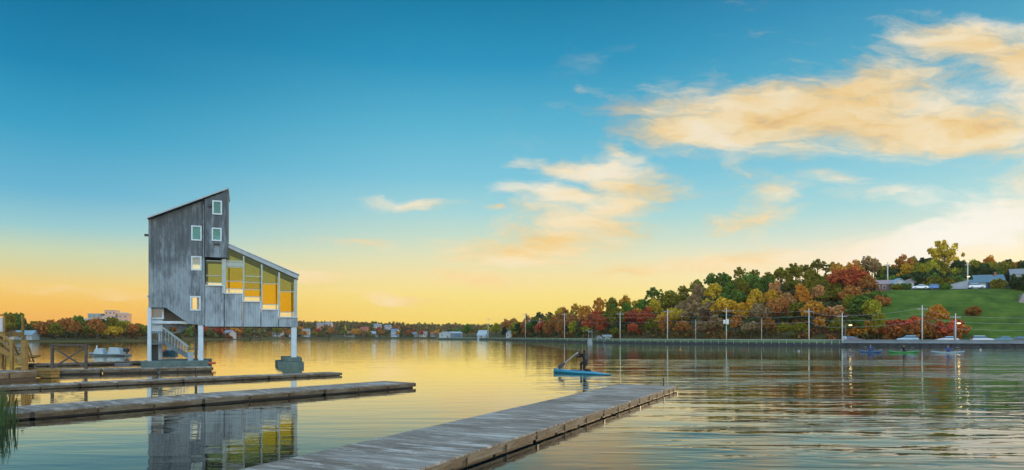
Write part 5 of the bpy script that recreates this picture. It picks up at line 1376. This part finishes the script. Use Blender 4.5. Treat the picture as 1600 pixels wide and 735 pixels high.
MB().loft([[(bx2(171),-.55,.22),(bx2(191),-.55,.22),(bx2(191),.55,.22),(bx2(171),.55,.22)],[(bx2(173),-.45,.95),(bx2(187),-.45,.88),(bx2(187),.45,.88),(bx2(173),.45,.95)]]).build('console', wm_, mbt, bevel=.03)
MB().box(bx2(150.5),bx2(152),-.03,.03,.8,1.15).build('mast', M['frame'], mbt)
mo = MB(); mo.loft([[(bx2(193),-.16,.45),(bx2(199),-.16,.45),(bx2(199),.16,.45),(bx2(193),.16,.45)],[(bx2(192.5),-.2,.72),(bx2(200),-.2,.70),(bx2(200),.2,.70),(bx2(192.5),.2,.72)],[(bx2(194),-.12,.86),(bx2(198),-.12,.84),(bx2(198),.12,.84),(bx2(194),.12,.86)]]); mo.box(bx2(196),bx2(198),-.05,.05,-.3,.45)
mo.build('outboard_motor', M['black'], mbt)
# dark boat seen behind the stairs
q = gp(266,554); b2 = empty('rowing_boat', (q.x,q.y,0), math.radians(-8), 'small dark boat with red stern seen through the tower staircase', 'boat')
rg = []
for i in range(9):
    t = i/8; x = -1.0+2.0*t; s = max(.08, math.sin(math.pi*min(1,t*.6+.38))); hw2 = .55*s
    rg.append([(x,-hw2*.5,-.05),(x,-hw2,.34+.1*t),(x,-hw2*.85,.36+.1*t),(x,hw2*.85,.36+.1*t),(x,hw2,.34+.1*t),(x,hw2*.5,-.05)])
MB().loft(rg).build('hull', mat('hull_navy',(.03,.07,.10),.4), b2)
MB().box(-.85,-.45,-.4,.4,.38,.62).build('stern_box', hm('faded_red',(.30,.08,.07)), b2, bevel=.03); MB().box(-.2,.5,-.35,.35,.44,.66).build('cover', hm('boat_cover_blue',(.08,.2,.28)), b2, bevel=.05)

# marker buoys
bc = {'red':hm('buoy_red',(.25,.04,.03)),'orange':hm('buoy_orange',(.6,.18,.04)),'white':hm('buoy_white',(.35,.37,.37))}
for px, py, c, lab in ((1165,547.5,'red','red marker buoy floating below the transformer pole'),(1140,551,'red','faint red marker buoy nearest the transformer pole reflection'),(1063,546.5,'orange','orange marker buoy, leftmost of the marker buoys'),
                       (942,545,'red','small red marker buoy just right of the canoe paddler'),(1532,547,'white','white marker buoy at the far right under the guard rail'),(1248,549,'white','white marker buoy in the middle of the dark reflections')):
    q = gp(px, py); e = empty('marker_buoy', q, 0, lab, 'buoy', 'marker buoys on the water')
    MB().tube([(0,0,-.10),(0,0,-.02),(0,0,.07),(0,0,.15),(0,0,.19)], [.07,.13,.15,.10,.03], 12).build('float', bc[c], e, smooth=True)
    MB().tube([(0,0,.18),(0,0,.30)], .02, 6).build('stick', M['dark'], e)

# ------------------------------------------------------------------ haze
hz = bpy.data.materials.new('haze_air'); hz.use_nodes = True; ht = NT(hz.node_tree); ht.n.remove(ht.n['Principled BSDF'])
pv = ht.node('ShaderNodeVolumePrincipled'); pv.inputs['Color'].default_value = (.95,.92,.88,1); pv.inputs['Density'].default_value = HAZE; pv.inputs['Anisotropy'].default_value = .3
ht.l.new(pv.outputs[0], ht.n['Material Output'].inputs['Volume'])
if HAZE > 0:
    o = MB().box(-1850,1850,-80,2250,-4,70).build('haze', hz); tag(o, kind='stuff'); o['label'] = 'thin warm evening haze over the whole lake'
